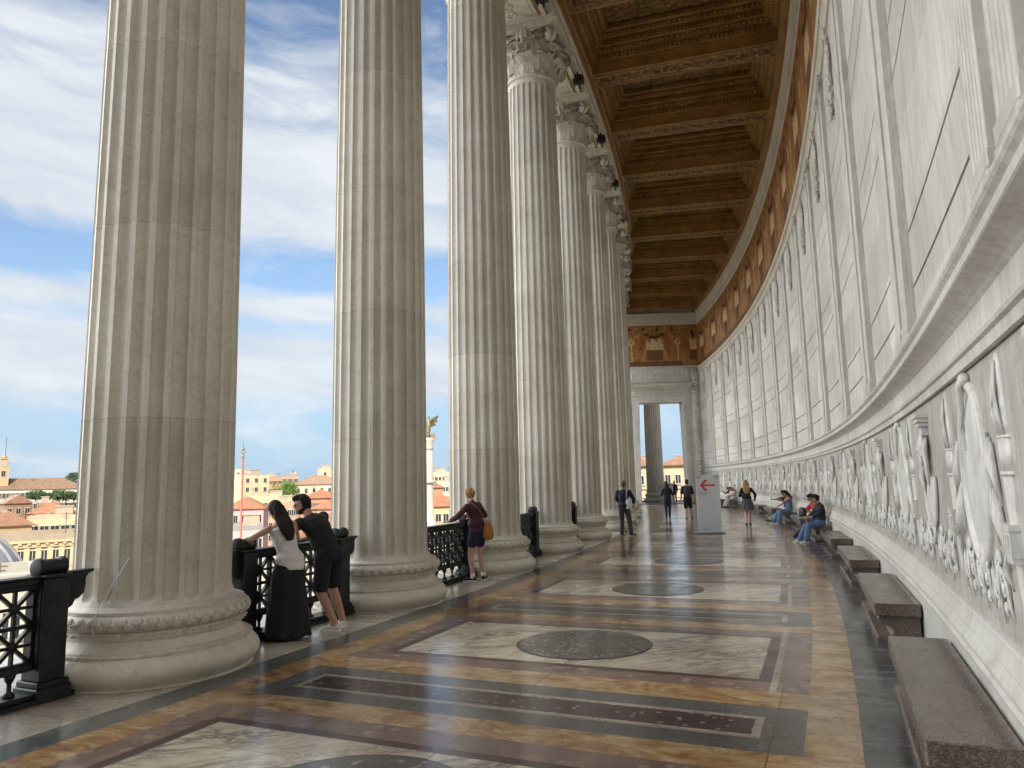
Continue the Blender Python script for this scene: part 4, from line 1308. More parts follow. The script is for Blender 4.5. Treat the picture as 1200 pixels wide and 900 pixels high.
# ================================================================== people
SK = {}
def skin(tone):
    if tone not in SK:
        m = mat('skin', tone, .55); n = N(m); v = n.coord('Object')
        n.color(n.ramp(n.noise(v, 9, 3), [(.3, tuple(x*.88 for x in tone)), (.7, tuple(min(1, x*1.08) for x in tone))]))
        m.node_tree.nodes['Principled BSDF'].inputs['Subsurface Weight'].default_value = .08
        m.node_tree.nodes['Principled BSDF'].inputs['Subsurface Radius'].default_value = (.02, .01, .005)
        SK[tone] = m
    return SK[tone]
FB = {}
def cloth(name, c):
    k = (name, c)
    if k not in FB: FB[k] = m_fabric(name, c)
    return FB[k]
def hairm(c):
    k = ('hair', c)
    if k not in FB:
        m = mat('hair', c, .75, 0, .25); n = N(m); v = n.coord('Object', (60, 60, 6))
        n.color(n.ramp(n.noise(v, 1.0, 3), [(.3, tuple(x*.6 for x in c)), (.7, tuple(min(1, x*1.5) for x in c))])); n.bump(n.noise(v, 1.5, 3), .004, .8)
        FB[k] = m
    return FB[k]
def remesh(b, name, m, parent, vox=.012, smooth=2):
    me = b.mesh(name, m); fixn(me)
    o = bpy.data.objects.new(name, me); COL.objects.link(o)
    r = o.modifiers.new('r', 'REMESH'); r.mode = 'VOXEL'; r.voxel_size = vox; r.use_smooth_shade = True
    if smooth:
        s = o.modifiers.new('s', 'SMOOTH'); s.factor = .5; s.iterations = smooth
    bpy.context.view_layer.update()
    m2 = bpy.data.meshes.new_from_object(o.evaluated_get(bpy.context.evaluated_depsgraph_get()))
    bpy.data.objects.remove(o); bpy.data.meshes.remove(me)
    m2.name = name; m2.materials.clear(); m2.materials.append(m)
    m2.polygons.foreach_set('use_smooth', [True]*len(m2.polygons))
    q = bpy.data.objects.new(name, m2); COL.objects.link(q); q.parent = parent
    return q
def limb(b, pts, rads, n=14, flat=None):
    """tapered closed limb through the joints with rounded ends"""
    P = [Vector(p) for p in pts]
    # resample with soft bends
    Q, Rr = [], []
    for i in range(len(P)-1):
        for k in range(4):
            t = k/4; Q.append(P[i].lerp(P[i+1], t)); Rr.append(rads[i]+(rads[i+1]-rads[i])*t)
    Q.append(P[-1]); Rr.append(rads[-1])
    d0 = (Q[0]-Q[1]).normalized(); d1 = (Q[-1]-Q[-2]).normalized()
    Q = [Q[0]+d0*Rr[0]*.85, Q[0]+d0*Rr[0]*.5] + Q + [Q[-1]+d1*Rr[-1]*.5, Q[-1]+d1*Rr[-1]*.85]
    Rr = [Rr[0]*.5, Rr[0]*.86] + Rr + [Rr[-1]*.86, Rr[-1]*.5]
    b.tube(Q, Rr, n)
    for p, r in zip(P[1:-1], rads[1:-1]): b.ell(p, (r, r, r), 10, 8)
def ik(a, c, l1, l2, hint):
    """joint between a and c"""
    a, c, hint = Vector(a), Vector(c), Vector(hint)
    d = c-a; L = min(d.length, (l1+l2)*.999); u = d.normalized()
    x = (l1*l1-l2*l2+L*L)/(2*L); h = math.sqrt(max(0, l1*l1-x*x))
    p = hint - u*hint.dot(u)
    if p.length < 1e-4: p = Vector((1, 0, 0)).cross(u)
    return a+u*x+p.normalized()*h, a+u*L
def loft(b, rings, n=20):
    """rings: (centre, side vector, depth vector)"""
    rows = []
    for c, s, d in rings:
        rows.append([Vector(c)+Vector(s)*math.cos(2*PI*j/n)+Vector(d)*math.sin(2*PI*j/n) for j in range(n)])
    ix = b.grid(rows, closed_u=True); b.F(ix[0][::-1]); b.F(ix[-1])
def hand(b, w, d, side, k, curl=.5, up=(0, 0, 1)):
    """palm and five bent fingers growing from wrist w along direction d"""
    w = Vector(w); d = Vector(d).normalized(); up = Vector(up); s = d.cross(up)
    if s.length < .05: s = Vector((1, 0, 0))
    s.normalize(); nrm = s.cross(d).normalized()
    s = s*side
    P = w+d*.045*k
    loft(b, [(w, s*.024*k, nrm*.018*k), (w+d*.03*k, s*.034*k, nrm*.016*k), (w+d*.085*k, s*.041*k, nrm*.013*k)], 10)
    for i, (off, L) in enumerate(((-.031, .068), (-.010, .078), (.011, .073), (.031, .056))):
        a = w+d*.078*k+s*off*k; dd = (d+s*off*3).normalized()
        e1 = a+dd*L*.45*k; d2 = (dd-nrm*curl).normalized(); e2 = e1+d2*L*.33*k; d3 = (d2-nrm*curl).normalized()
        b.tube([a, e1, e2, e2+d3*L*.25*k], [.0088*k, .0084*k, .0078*k, .006*k], 7)
    a = w+d*.022*k-s*.026*k; d1 = (d*.75-s*.75-nrm*.2).normalized(); e = a+d1*.034*k; e2 = e+(d*.95-s*.25-nrm*.25).normalized()*.03*k
    b.tube([a, e, e2], [.0125*k, .0105*k, .008*k], 7)
def person(label, R, a, face, P, group=None, cat='person', rz_mode='arc'):
    """P: dict of pose and clothing; local x = right, y = facing direction, z up; face = heading in degrees, 0 = along the arc away from the viewer, 90 = toward the city"""
    H = P.get('h', 1.72); k = H/1.75; fem = P.get('fem', False)
    vox = P.get('vox', .014)
    t = thing('person', label, cat, W(R, a, P.get('base', 0)), R_(a+face), group)
    sit = P.get('sit', 0)
    hipz = P.get('hipz', .94*k); hip = Vector((P.get('hx', 0), P.get('hy', 0), hipz))
    lean = R_(P.get('lean', 3)); side = R_(P.get('side', 0)); tw = R_(P.get('twist', 0))
    up = Vector((math.sin(side), math.sin(lean), math.cos(lean)*math.cos(side))).normalized()
    sx = Vector((math.cos(tw), math.sin(tw), 0)); sx = (sx-up*sx.dot(up)).normalized(); fy = up.cross(sx).normalized()
    curve = R_(P.get('curve', 6)); up2 = (up*math.cos(curve)+fy*math.sin(curve)).normalized(); fy2 = up2.cross(sx).normalized()
    px = Vector((1, 0, 0))
    waist = hip+up*.15*k; chest = waist+up*.20*k; shl = chest+up2*.155*k; neck = shl+up2*.065*k
    sw = (.165 if fem else .190)*k
    shR, shL = shl+sx*sw-up2*.02*k, shl-sx*sw-up2*.02*k
    hw = .09*k; hpR, hpL = hip+px*hw-Vector((0, 0, .02*k)), hip-px*hw-Vector((0, 0, .02*k))
    nod = R_(P.get('nod', 5)); turn = R_(P.get('turn', 0))
    hu = (up2*math.cos(nod-lean*.6)+fy2*math.sin(nod-lean*.6)).normalized()
    hs = (sx*math.cos(turn)+fy2*math.sin(turn)); hs = (hs-hu*hs.dot(hu)).normalized(); hf = hu.cross(hs).normalized()
    hc = neck+up2*.02*k+hu*.125*k+hf*.015*k
    HM = Matrix((( *hs,), (*hf,), (*hu,))).transposed()
    foR, foL = Vector(P.get('fR', (.10, .02, 0))), Vector(P.get('fL', (-.10, 0, 0)))
    anR, anL = foR+Vector((0, 0, .085*k)), foL+Vector((0, 0, .085*k))
    kR, anR = ik(hpR, anR, .43*k, .42*k, P.get('kR', (0.05, 1, 0))); kL, anL = ik(hpL, anL, .43*k, .42*k, P.get('kL', (-.05, 1, 0)))
    hR, hL = Vector(P.get('hR', (.27*k, .06, hipz-.08*k))), Vector(P.get('hL', (-.27*k, .06, hipz-.08*k)))
    eR, hR = ik(shR, hR, .29*k, .25*k, P.get('eR', (.6, -.8, -.3))); eL, hL = ik(shL, hL, .29*k, .25*k, P.get('eL', (-.6, -.8, -.3)))
    tone = P.get('skin', (.42, .25, .17)); bust = .02 if fem else 0
    def torso(b, g=0, lo=-.10, hi=1.0, neckr=True):
        wh, ww, wc = ((.165, .125, .145) if fem else (.158, .142, .168)); dh, dw, dc = ((.115, .092, .108) if fem else (.110, .100, .118))
        rings = [(hip-up*.11*k, px*(wh*.72*k+g), fy*(dh*.8*k+g)), (hip-up*.03*k, px*(wh*k+g), fy*(dh*k+g)), (hip+up*.06*k, (px*.5+sx*.5)*(wh*.96*k+g), fy*(dh*k+g)), (waist, sx*(ww*k+g), fy*(dw*k+g)),
                 (waist+up*.10*k, sx*(ww*1.06*k+g), fy*(dc*.96*k+g)+fy*0), (chest+fy*bust*k, sx*(wc*k+g), fy*((dc+bust)*k+g)), (chest+up2*.09*k, sx*((wc+.022)*k+g), fy2*(dc*.92*k+g)), (shl-up2*.01*k, sx*((wc+.005)*k+g), fy2*(.082*k+g)),
                 (shl+up2*.035*k, sx*(.105*k+g*.5), fy2*(.062*k+g*.5))]
        return rings
    # ---- body: one continuous skin
    b = MB(); b.smooth = True
    loft(b, torso(b))
    limb(b, [shl-up2*.02*k, neck+hu*.045*k], [.062*k if not fem else .052*k, .056*k if not fem else .047*k])
    th, kn, cf, an = ((.090, .056, .052, .036) if fem else (.088, .060, .056, .040))
    for hp, kk, aa in ((hpR, kR, anR), (hpL, kL, anL)):
        mid = kk.lerp(aa, .32)
        back = (kk-hp).cross(Vector((1, 0, 0)))
        limb(b, [hp, hp.lerp(kk, .5), kk, mid, aa.lerp(mid, .25), aa], [th*k, (th-.014)*k, kn*k, cf*1.06*k, (an+.006)*k, an*k])
    for sh, e, h_, sd in ((shR, eR, hR, 1), (shL, eL, hL, -1)):
        r0 = (.047 if fem else .056)*k
        limb(b, [sh, sh.lerp(e, .5), e, e.lerp(h_, .35), h_], [r0, r0*.88, r0*.76, r0*.74, r0*.50])
    # head
    b.ell(hc+hu*.015*k, (.074*k, .093*k, .108*k), 18, 12, HM)
    b.ell(hc-hu*.045*k+hf*.028*k, (.056*k, .060*k, .066*k), 14, 10, HM)
    b.ell(hc-hu*.085*k+hf*.058*k, (.026*k, .022*k, .022*k), 10, 8, HM)
    b.tube([hc+hu*.022*k+hf*.085*k, hc-hu*.012*k+hf*.110*k, hc-hu*.020*k+hf*.092*k], [.009*k, .014*k, .015*k], 8)
    for s in (-1, 1): b.ell(hc+hs*s*.074*k-hf*.004*k-hu*.002*k, (.010*k, .018*k, .030*k), 8, 7, HM)
    # feet (bare shape inside the shoe)
    fdR = Vector(P.get('fdR', (.15, 1, 0))).normalized(); fdL = Vector(P.get('fdL', (-.15, 1, 0))).normalized()
    for aa, fd in ((anR, fdR), (anL, fdL)):
        limb(b, [aa, aa+fd*.06*k-Vector((0, 0, .045*k)), aa+fd*.15*k-Vector((0, 0, .06*k))], [.036*k, .036*k, .024*k])
    hm = MB(); hm.smooth = True
    bo = remesh(b, 'body', skin(tone), t, vox*.85, 3)
    # hands as fine geometry joined into the same body mesh
    hd = MB(); hd.smooth = True
    cR, cL = P.get('curl', (.5, .5)) if isinstance(P.get('curl', .5), tuple) else (P.get('curl', .5),)*2
    hand(hd, hR, Vector(P.get('dR', tuple(hR-eR))), 1, k, cR, P.get('uR', (0, 0, 1)) if abs((hR-eR).normalized().z) < .9 else (0, 1, 0))
    hand(hd, hL, Vector(P.get('dL', tuple(hL-eL))), -1, k, cL, P.get('uL', (0, 0, 1)) if abs((hL-eL).normalized().z) < .9 else (0, 1, 0))
    # mouth, brows and eyes
    import bmesh
    me = bo.data; bm = bmesh.new(); bm.from_mesh(me)
    nm = hd.mesh('h', skin(tone)); fixn(nm); bm.from_mesh(nm)
    bm.to_mesh(me); bm.free(); me.polygons.foreach_set('use_smooth', [True]*len(me.polygons)); bpy.data.meshes.remove(nm)
    if P.get('face', False):
        for s in (-1, 1):
            f_ = MB(); f_.smooth = True
            f_.mi = 0; f_.ell(hc+hs*s*.030*k+hf*.083*k+hu*.022*k, (.013*k, .010*k, .008*k), 8, 6, HM)
            f_.mi = 1; f_.ell(hc+hs*s*.030*k+hf*.092*k+hu*.022*k, (.006*k, .004*k, .006*k), 8, 6, HM)
            ob('eye', f_, [cloth('eye_white', (.6, .58, .55)), cloth('iris', (.02, .015, .01))], t)
            f_ = MB(); f_.smooth = True; f_.ell(hc+hs*s*.031*k+hf*.088*k+hu*.040*k, (.018*k, .005*k, .004*k), 8, 5, HM); ob('eyebrow', f_, cloth('brow', (.03, .02, .015)), t)
        f_ = MB(); f_.smooth = True; f_.ell(hc-hu*.052*k+hf*.088*k, (.021*k, .006*k, .006*k), 8, 5, HM); ob('mouth', f_, cloth('lips', (.30, .10, .09)), t)
    # ---- clothes
    g = .014*k
    top = P.get('top')
    if top:
        b = MB(); b.smooth = True
        rings = torso(b, g)
        loose = P.get('loose', .012)
        rings = rings[(0 if P.get('longtop') else 1):]
        rings[0] = (rings[0][0], rings[0][1]*1.0+px*loose, rings[0][2]+fy*loose); rings[2] = (rings[2][0], rings[2][1]*1.0+sx*loose*1.6, rings[2][2]+fy*loose*1.6)
        if P.get('tank'):
            loft(b, rings[:-2]+[(rings[-2][0]-up2*.015*k, sx*.115*k, fy2*.085*k)])
            for s in (-1, 1): limb(b, [shl+sx*s*.085*k-up2*.05*k+fy2*.0, shl+sx*s*.08*k+up2*.035*k], [.035*k, .02*k])
        else:
            loft(b, rings)
            sl = P.get('sleeve', 1.0); r0 = (.047 if fem else .056)*k+g
            for sh, e, h_ in ((shR, eR, hR), (shL, eL, hL)):
                if sl <= 1: limb(b, [sh, sh.lerp(e, sl*.55), sh.lerp(e, sl)], [r0+.004, r0*1.0, r0*1.02])
                else: limb(b, [sh, e, e.lerp(h_, .5), e.lerp(h_, (sl-1)*.92)], [r0, r0*.92, r0*.86, r0*.70])
            limb(b, [shl, neck-up2*.005*k], [.062*k, .055*k])
        remesh(b, P.get('topname', 'shirt'), cloth('cloth', top), t, vox, 3)
    leg = P.get('bottom')
    if leg:
        kind, col = leg
        b = MB(); b.smooth = True
        rings = torso(b, g+.006*k)[:3]
        if kind in ('trousers', 'shorts', 'jeans'):
            loft(b, rings+[(hip+up*.10*k, sx*.15*k, fy*.115*k)])
            for hp, kk, aa in ((hpR, kR, anR), (hpL, kL, anL)):
                ex = P.get('wide', .0)
                if kind == 'shorts': limb(b, [hp, hp.lerp(kk, .45), hp.lerp(kk, P.get('shortlen', .80))], [(th+.02)*k, (th+.012)*k, (th+.008)*k])
                else: limb(b, [hp, hp.lerp(kk, .5), kk, kk.lerp(aa, .45), aa+Vector((0, 0, .02))], [(th+.016)*k, (th+.004)*k, (kn+.018+ex*.4)*k, (cf+.016+ex*.8)*k, (an+.020+ex)*k])
            remesh(b, kind, cloth('cloth', col), t, vox, 3)
        else:
            hem = P.get('hem', .5); fl = P.get('flare', 1.25)
            rows = []; n = 96; nz = 18
            z1 = (hip+up*.125*k)
            foot = (foR+foL)/2
            for i in range(nz+1):
                tt = i/nz; z = z1.z+(hem-z1.z)*tt
                c = Vector((z1.x+(foot.x-z1.x)*tt*.7, z1.y+(foot.y-z1.y)*tt*.7, z))
                w = (.130+.052*min(1, tt*4)+(fl-1)*.26*tt)*k; dd = (.112+.032*min(1, tt*4)+(fl-1)*.22*tt)*k
                rows.append([c+Vector((w*math.cos(2*PI*j/n), dd*math.sin(2*PI*j/n), 0))*(1+.07*tt*math.sin(j*2*PI/n*8+.6*math.sin(i*.5))+.045*tt*math.sin(j*2*PI/n*5+1+i*.12)) for j in range(n)])
            rows += [[Vector((p.x*.97+rows[-1][0].x*0, p.y, p.z+.01)) for p in rows[-1]]]
            ix = b.grid(rows, closed_u=True); b.F(ix[0]); 
            b.F(ix[-1][::-1])
            ob('skirt', b, cloth('cloth', col), t)
    # shoes
    sc = P.get('shoes', (.03, .03, .03))
    for aa, fd, kk in ((anR, fdR, kR), (anL, fdL, kL)):
        b = MB(); b.smooth = True
        base = Vector((aa.x, aa.y, aa.z-.085*k)); s = Vector((fd.y, -fd.x, 0)).normalized(); dn = Vector((0, 0, 1))
        loft(b, [(base-fd*.065*k+dn*.040*k, s*.022*k, dn*.030*k), (base-fd*.045*k+dn*.045*k, s*.036*k, dn*.044*k), (base+fd*.03*k+dn*.045*k, s*.040*k, dn*.044*k), (base+fd*.10*k+dn*.034*k, s*.046*k, dn*.034*k), (base+fd*.165*k+dn*.027*k, s*.040*k, dn*.024*k), (base+fd*.20*k+dn*.022*k, s*.022*k, dn*.016*k)], 14)
        o = remesh(b, 'shoe', cloth('leather', sc), t, .010, 1)
        if P.get('sole'):
            b = MB()
            out = [(-.07, -.02), (-.06, -.036), (.03, -.04), (.10, -.048), (.17, -.042), (.205, -.015), (.205, .015), (.17, .042), (.10, .048), (.03, .04), (-.06, .036), (-.07, .02)]
            b.prism([tuple((base+fd*p*k+s*q*k).xy) for p, q in out], base.z+.001, base.z+.022, 'xy')
            ob('sole', b, cloth('rubber', P['sole']), o)
        if P.get('socks'):
            b = MB(); b.smooth = True; b.tube([aa-Vector((0, 0, .03)), aa+(kk-aa).normalized()*.06], .044*k, 12)
            ob('sock', b, cloth('socks', (.75, .75, .75)), t)
    # ---- hair
    hr = P.get('hair', ('short', (.02, .013, .009)))
    b = MB(); b.smooth = True; style, hcol = hr
    if style != 'none':
        cap = .010 if style in ('short', 'crop') else .016
        b.ell(hc+hu*.026*k-hf*.014*k, ((.076+cap)*k, (.090+cap)*k, (.100+cap)*k), 18, 12, HM)
        b.ell(hc-hu*.03*k-hf*.045*k, (.066*k, .055*k, .07*k), 14, 10, HM)
        if style == 'quiff': b.ell(hc+hu*.11*k+hf*.035*k, (.07*k, .06*k, .035*k), 12, 8, HM)
        if style == 'bun': b.ell(hc+hu*.005*k-hf*.115*k, (.040*k, .040*k, .045*k), 12, 9, HM)
        if style == 'long':
            L = P.get('hairlen', .42)*k; w = P.get('hairw', .105)*k
            # falls from the crown over the shoulder blades and down along the back
            way = [hc+hu*.03*k-hf*.07*k, hc-hu*.06*k-hf*.085*k, neck-fy2*.085*k-up2*.01*k, shl-fy2*.128*k-up2*.03*k, chest+up2*.02*k-fy*.148*k, chest-up*.12*k-fy*.150*k, waist+up*.02*k-fy*.135*k, waist-up*.10*k-fy*.150*k]
            seg = [(way[i+1]-way[i]).length for i in range(len(way)-1)]
            rings = []; nR = 12
            for i in range(nR):
                t_ = i/(nR-1); s_ = t_*(L+.10*k); q = 0
                while q < len(seg)-1 and s_ > seg[q]: s_ -= seg[q]; q += 1
                c = way[q].lerp(way[q+1], min(1, s_/seg[q]))
                ww = w*(.70+.38*math.sin(PI*min(1, t_*.80+.12))) * (1 if t_ < .8 else 1-.45*(t_-.8)/.2)
                rings.append((c, (hs if t_ < .25 else sx)*ww, (hf if t_ < .25 else fy2)*(.052*k*(1-.35*t_))))
            loft(b, rings, 20)
            for s in ((-1, 1) if P.get('strands') else ()):
                c0 = hc+hs*s*.075*k+hu*.02*k
                b.tube([c0, c0-Vector((0, 0, .10*k))+hs*s*.01, hc+hs*s*.095*k-Vector((0, 0, .22*k))-fy2*.04*k, hc+hs*s*.085*k-Vector((0, 0, .36*k))-fy2*.07*k], [.03*k, .033*k, .03*k, .012*k], 8)
        ho = remesh(b, 'hair', hairm(hcol), t, .010, 1)
        # cut the fringe back from the face: push vertices in front of the face plane inward
        me = ho.data
        for v in me.vertices:
            q = v.co-hc; fwd, upw = q.dot(hf), q.dot(hu)
            lim = .070*k if style not in ('quiff',) else .085*k
            if fwd > .02*k and upw < .062*k: v.co -= hf*(fwd-.02*k)*.97
    if P.get('beard'):
        b = MB(); b.smooth = True
        b.ell(hc-hu*.070*k+hf*.042*k, (.058*k, .055*k, .040*k), 14, 10, HM); b.ell(hc-hu*.05*k+hf*.0*k, (.070*k, .05*k, .05*k), 14, 10, HM)
        remesh(b, 'beard', hairm(hcol), t, .010, 1)
    if P.get('glasses'):
        b = MB(); b.smooth = True
        for s in (-1, 1):
            b.ell(hc+hs*s*.034*k+hf*.097*k+hu*.020*k, (.030*k, .008*k, .022*k), 12, 8, HM)
            b.tube([hc+hs*s*.064*k+hf*.090*k+hu*.024*k, hc+hs*s*.082*k+hf*.02*k+hu*.022*k, hc+hs*s*.080*k-hf*.02*k+hu*.01*k], .0035*k, 6)
        b.tube([hc-hs*.012*k+hf*.103*k+hu*.024*k, hc+hs*.012*k+hf*.103*k+hu*.024*k], .004*k, 6)
        ob('sunglasses', b, M['glass'], t)
    if P.get('cap'):
        b = MB(); b.smooth = True
        b.ell(hc+hu*.045*k-hf*.006*k, (.092*k, .108*k, .085*k), 18, 12, HM)
        loft(b, [(hc+hu*.045*k+hf*.06*k, hs*.075*k, hu*.010*k), (hc+hu*.036*k+hf*.13*k, hs*.065*k, hu*.008*k), (hc+hu*.030*k+hf*.17*k, hs*.035*k, hu*.006*k)], 12)
        remesh(b, 'baseball_cap', cloth('cap', P['cap']), t, .010, 1)
    J = dict(hip=hip, waist=waist, chest=chest, shl=shl, neck=neck, shR=shR, shL=shL, hR=hR, hL=hL, eR=eR, eL=eL, hc=hc, sx=sx, fy=fy, up=up, kR=kR, kL=kL, k=k, fy2=fy2, up2=up2)
    return t, J
def carried(name, label, cat, t, b, m):
    """something a person carries: a thing of its own, built in the person's frame"""
    o = ob(name, b, m, None, t.location.copy(), t.rotation_euler.z)
    tag(o, label, cat); return o
def build_people():
    RAIL = 139.62
    # woman leaning on the railing; faces the city
    t, J = person('dark-haired woman in a white tank top and long black skirt leaning on the railing', 140.0, -.06, 64, dict(
        h=1.64, fem=True, vox=.011, longtop=True, lean=13, side=-9, curve=9, nod=10, turn=12, hy=-.02, tank=True, top=(.68, .67, .67), topname='tank_top', bottom=('skirt', (.012, .012, .013)), hem=.03, flare=1.42,
        fR=(.09, -.02, 0), fL=(-.10, .02, 0), hR=(.12, .46, 1.085), hL=(-.36, .25, 1.085), eR=(.9, -.2, -.5), eL=(-1, -.2, -.4), dR=(-.8, .6, 0), dL=(-.1, 1, -.1),
        hair=('long', (.022, .013, .010)), hairlen=.42, hairw=.098, skin=(.46, .28, .20), shoes=(.10, .05, .04), face=True))
    t, J = person('bearded man in sunglasses, black T-shirt and dark shorts leaning on the railing', 139.97, .165, 76, dict(
        h=1.82, vox=.011, lean=26, curve=14, side=-10, nod=-2, turn=62, hx=.07, hy=-.16, hipz=.93, top=(.010, .010, .011), sleeve=.86, bottom=('shorts', (.011, .012, .022)), shortlen=.82,
        fR=(.30, -.16, 0), fL=(.06, -.30, 0), fdR=(.3, 1, 0), fdL=(-.35, 1, 0), kR=(.1, 1, 0), kL=(-.2, 1, 0), hR=(-.02, .36, 1.085), hL=(-.34, .34, 1.085), eR=(1, .1, -.5), eL=(-1, .1, -.5), dR=(-.9, .4, 0), dL=(.4, .8, 0),
        hair=('quiff', (.014, .010, .008)), beard=True, glasses=True, shoes=(.62, .60, .55), sole=(.75, .74, .72), skin=(.44, .25, .17), face=True))
    # woman in maroon with a tan bag
    t, J = person('woman with tied blonde hair in a maroon sweater and navy shorts, standing at the railing', 140.06, 2.10, 72, dict(
        h=1.70, fem=True, vox=.012, lean=7, side=-4, curve=8, nod=4, turn=4, top=(.055, .014, .025), sleeve=1.9, topname='sweater', loose=.03, bottom=('shorts', (.018, .018, .055)), shortlen=.52,
        fR=(.16, .0, 0), fL=(-.10, .03, 0), fdR=(.9, .35, 0), fdL=(-.3, .9, 0), hL=(-.36, .36, 1.10), hR=(.24, .30, 1.12), eL=(-1, -.3, -.6), eR=(1, -.5, -.7), dL=(-.3, 1, -.1), dR=(-.5, .8, .1),
        hair=('bun', (.30, .18, .08)), shoes=(.012, .012, .012), sole=(.6, .6, .6), socks=True, skin=(.55, .33, .26)))
    b = MB(); b.smooth = True
    c = J['hip']+Vector((.17, -.12, .02))
    loft(b, [(c+Vector((0, 0, .16)), (.02, 0, 0), (0, .015, 0)), (c+Vector((0, 0, .13)), (.10, .02, 0), (-.005, .03, 0)), (c+Vector((0, 0, .0)), (.155, .03, 0), (-.01, .055, 0)), (c+Vector((0, 0, -.14)), (.175, .035, 0), (-.012, .065, 0)), (c+Vector((0, 0, -.20)), (.11, .02, 0), (-.01, .045, 0))], 20)
    b.tube([c+Vector((-.05, -.01, .14)), J['chest']+J['fy']*-.155+Vector((.0, 0, 0)), J['shL']+J['fy2']*-.06+J['sx']*.06+J['up2']*.06, J['shL']+J['fy2']*.06+J['sx']*.07+J['up2']*.04, J['chest']+J['fy']*.17, c+Vector((.0, .16, .12))], .013, 8, flat=.6)
    carried('shoulder_bag', 'tan leather shoulder bag slung across the woman in maroon', 'bag', t, b, cloth('tan_leather', (.34, .145, .03)))
    # man in navy with a white tote bag
    t, J = person('grey-haired man in a navy sweater and grey trousers with a white bag on his shoulder', 140.84, 6.72, -8, dict(
        h=1.76, vox=.014, lean=0, curve=4, nod=8, turn=-12, top=(.016, .022, .060), sleeve=1.55, topname='sweater', loose=.03, longtop=True, bottom=('trousers', (.060, .060, .063)), wide=.008,
        fR=(.20, .02, 0), fL=(-.10, -.05, 0), fdR=(.8, .5, 0), fdL=(.1, 1, 0), hR=(.26, .24, 1.0), hL=(-.18, .32, 1.06), eR=(1, -.6, -.4), eL=(-1, -.5, -.5),
        hair=('crop', (.12, .11, .10)), shoes=(.03, .025, .02), sole=(.5, .5, .5), skin=(.40, .24, .17)))
    b = MB(); b.smooth = True
    c = J['hip']+Vector((.19, -.09, .05))
    loft(b, [(c+Vector((0, 0, .22)), (.085, 0, 0), (0, .03, 0)), (c+Vector((0, 0, .1)), (.105, 0, 0), (0, .05, 0)), (c+Vector((0, 0, -.09)), (.11, 0, 0), (0, .05, 0)), (c+Vector((0, 0, -.12)), (.09, 0, 0), (0, .035, 0))], 18)
    for y in (-.03, .03): b.tube([c+Vector((-.05, y, .2)), J['chest']+Vector((.13, -.13+y*.3, .0)), J['shR']+Vector((-.06, -.05, .06)), J['shR']+Vector((-.06, .06, .05)), J['chest']+Vector((.13, .14, 0)), c+Vector((-.04, .09, .2))], .012, 7)
    carried('tote_bag', 'white cloth tote bag hanging from the shoulder of the man in navy', 'bag', t, b, cloth('canvas', (.66, .66, .64)))
    # pair walking away toward the doorway
    person('woman in a black top and dark blue jeans walking away toward the doorway', 141.85, 11.3, 2, dict(
        h=1.68, fem=True, vox=.018, top=(.014, .012, .013), sleeve=1.8, bottom=('jeans', (.02, .03, .055)), fR=(.07, .10, 0), fL=(-.08, -.10, 0), hR=(.12, .26, 1.18), hL=(-.14, .26, 1.14), nod=14, hair=('long', (.03, .016, .012)), hairlen=.3, skin=(.4, .24, .17)))
    t, J = person('man in a cap, dark T-shirt and black shorts walking away with a backpack', 142.75, 10.95, -4, dict(
        h=1.78, vox=.018, top=(.035, .022, .026), sleeve=.9, bottom=('shorts', (.012, .012, .013)), shortlen=.9, fR=(.14, .20, 0), fL=(-.08, -.14, 0), hR=(.32, .05, .90), hL=(-.30, -.02, .90), cap=(.03, .026, .024), hair=('short', (.03, .02, .015)), socks=False, skin=(.5, .3, .22), shoes=(.02, .03, .05)))
    b = MB(); b.smooth = True; c = J['chest']+Vector((0, -.20, -.06))
    loft(b, [(c+Vector((0, 0, -.24)), (.12, 0, 0), (0, .06, 0)), (c+Vector((0, 0, -.20)), (.155, 0, 0), (0, .09, 0)), (c+Vector((0, 0, .0)), (.16, 0, 0), (0, .095, 0)), (c+Vector((0, 0, .18)), (.14, 0, 0), (0, .075, 0)), (c+Vector((0, 0, .24)), (.07, 0, 0), (0, .04, 0))], 18)
    for s in (-1, 1): b.tube([c+Vector((s*.09, .05, .2)), J['shl']+Vector((s*.11, -.02, .06)), J['shl']+Vector((s*.12, .09, .0)), J['chest']+Vector((s*.12, .13, -.08)), c+Vector((s*.13, .12, -.16))], .02, 7, flat=.5)
    carried('backpack', 'dark blue-grey backpack on the man in the cap', 'backpack', t, b, cloth('nylon', (.045, .05, .065)))
    # woman walking along the benches
    person('woman with long blonde hair, black jacket and short grey skirt walking past the benches', 144.96, 8.95, 0, dict(
        h=1.70, fem=True, vox=.016, top=(.012, .012, .013), sleeve=1.95, loose=.03, topname='jacket', bottom=('skirt', (.075, .08, .095)), hem=.60, flare=1.35, fR=(.07, .08, 0), fL=(-.06, -.10, 0), hR=(.30, .10, 1.0), hL=(-.12, .26, 1.12),
        hair=('long', (.34, .20, .09)), hairlen=.40, hairw=.125, skin=(.55, .33, .26), shoes=(.02, .018, .016)))
    # seated visitors; they face away from the wall
    def seated(label, a, P, dr=0.0):
        q = dict(h=1.70, vox=.016, hipz=.415+.105, hy=0, lean=-6, curve=20, nod=14, fR=(.10, .50, 0), fL=(-.10, .44, 0), kR=(.1, 1, .6), kL=(-.1, 1, .6), hR=(.12, .36, .68), hL=(-.12, .36, .68), eR=(.7, -.5, -.6), eL=(-.7, -.5, -.6), face=True)
        q.update(P)
        return person(label, 146.60+dr, a, q.pop('face_dir', 92), q)
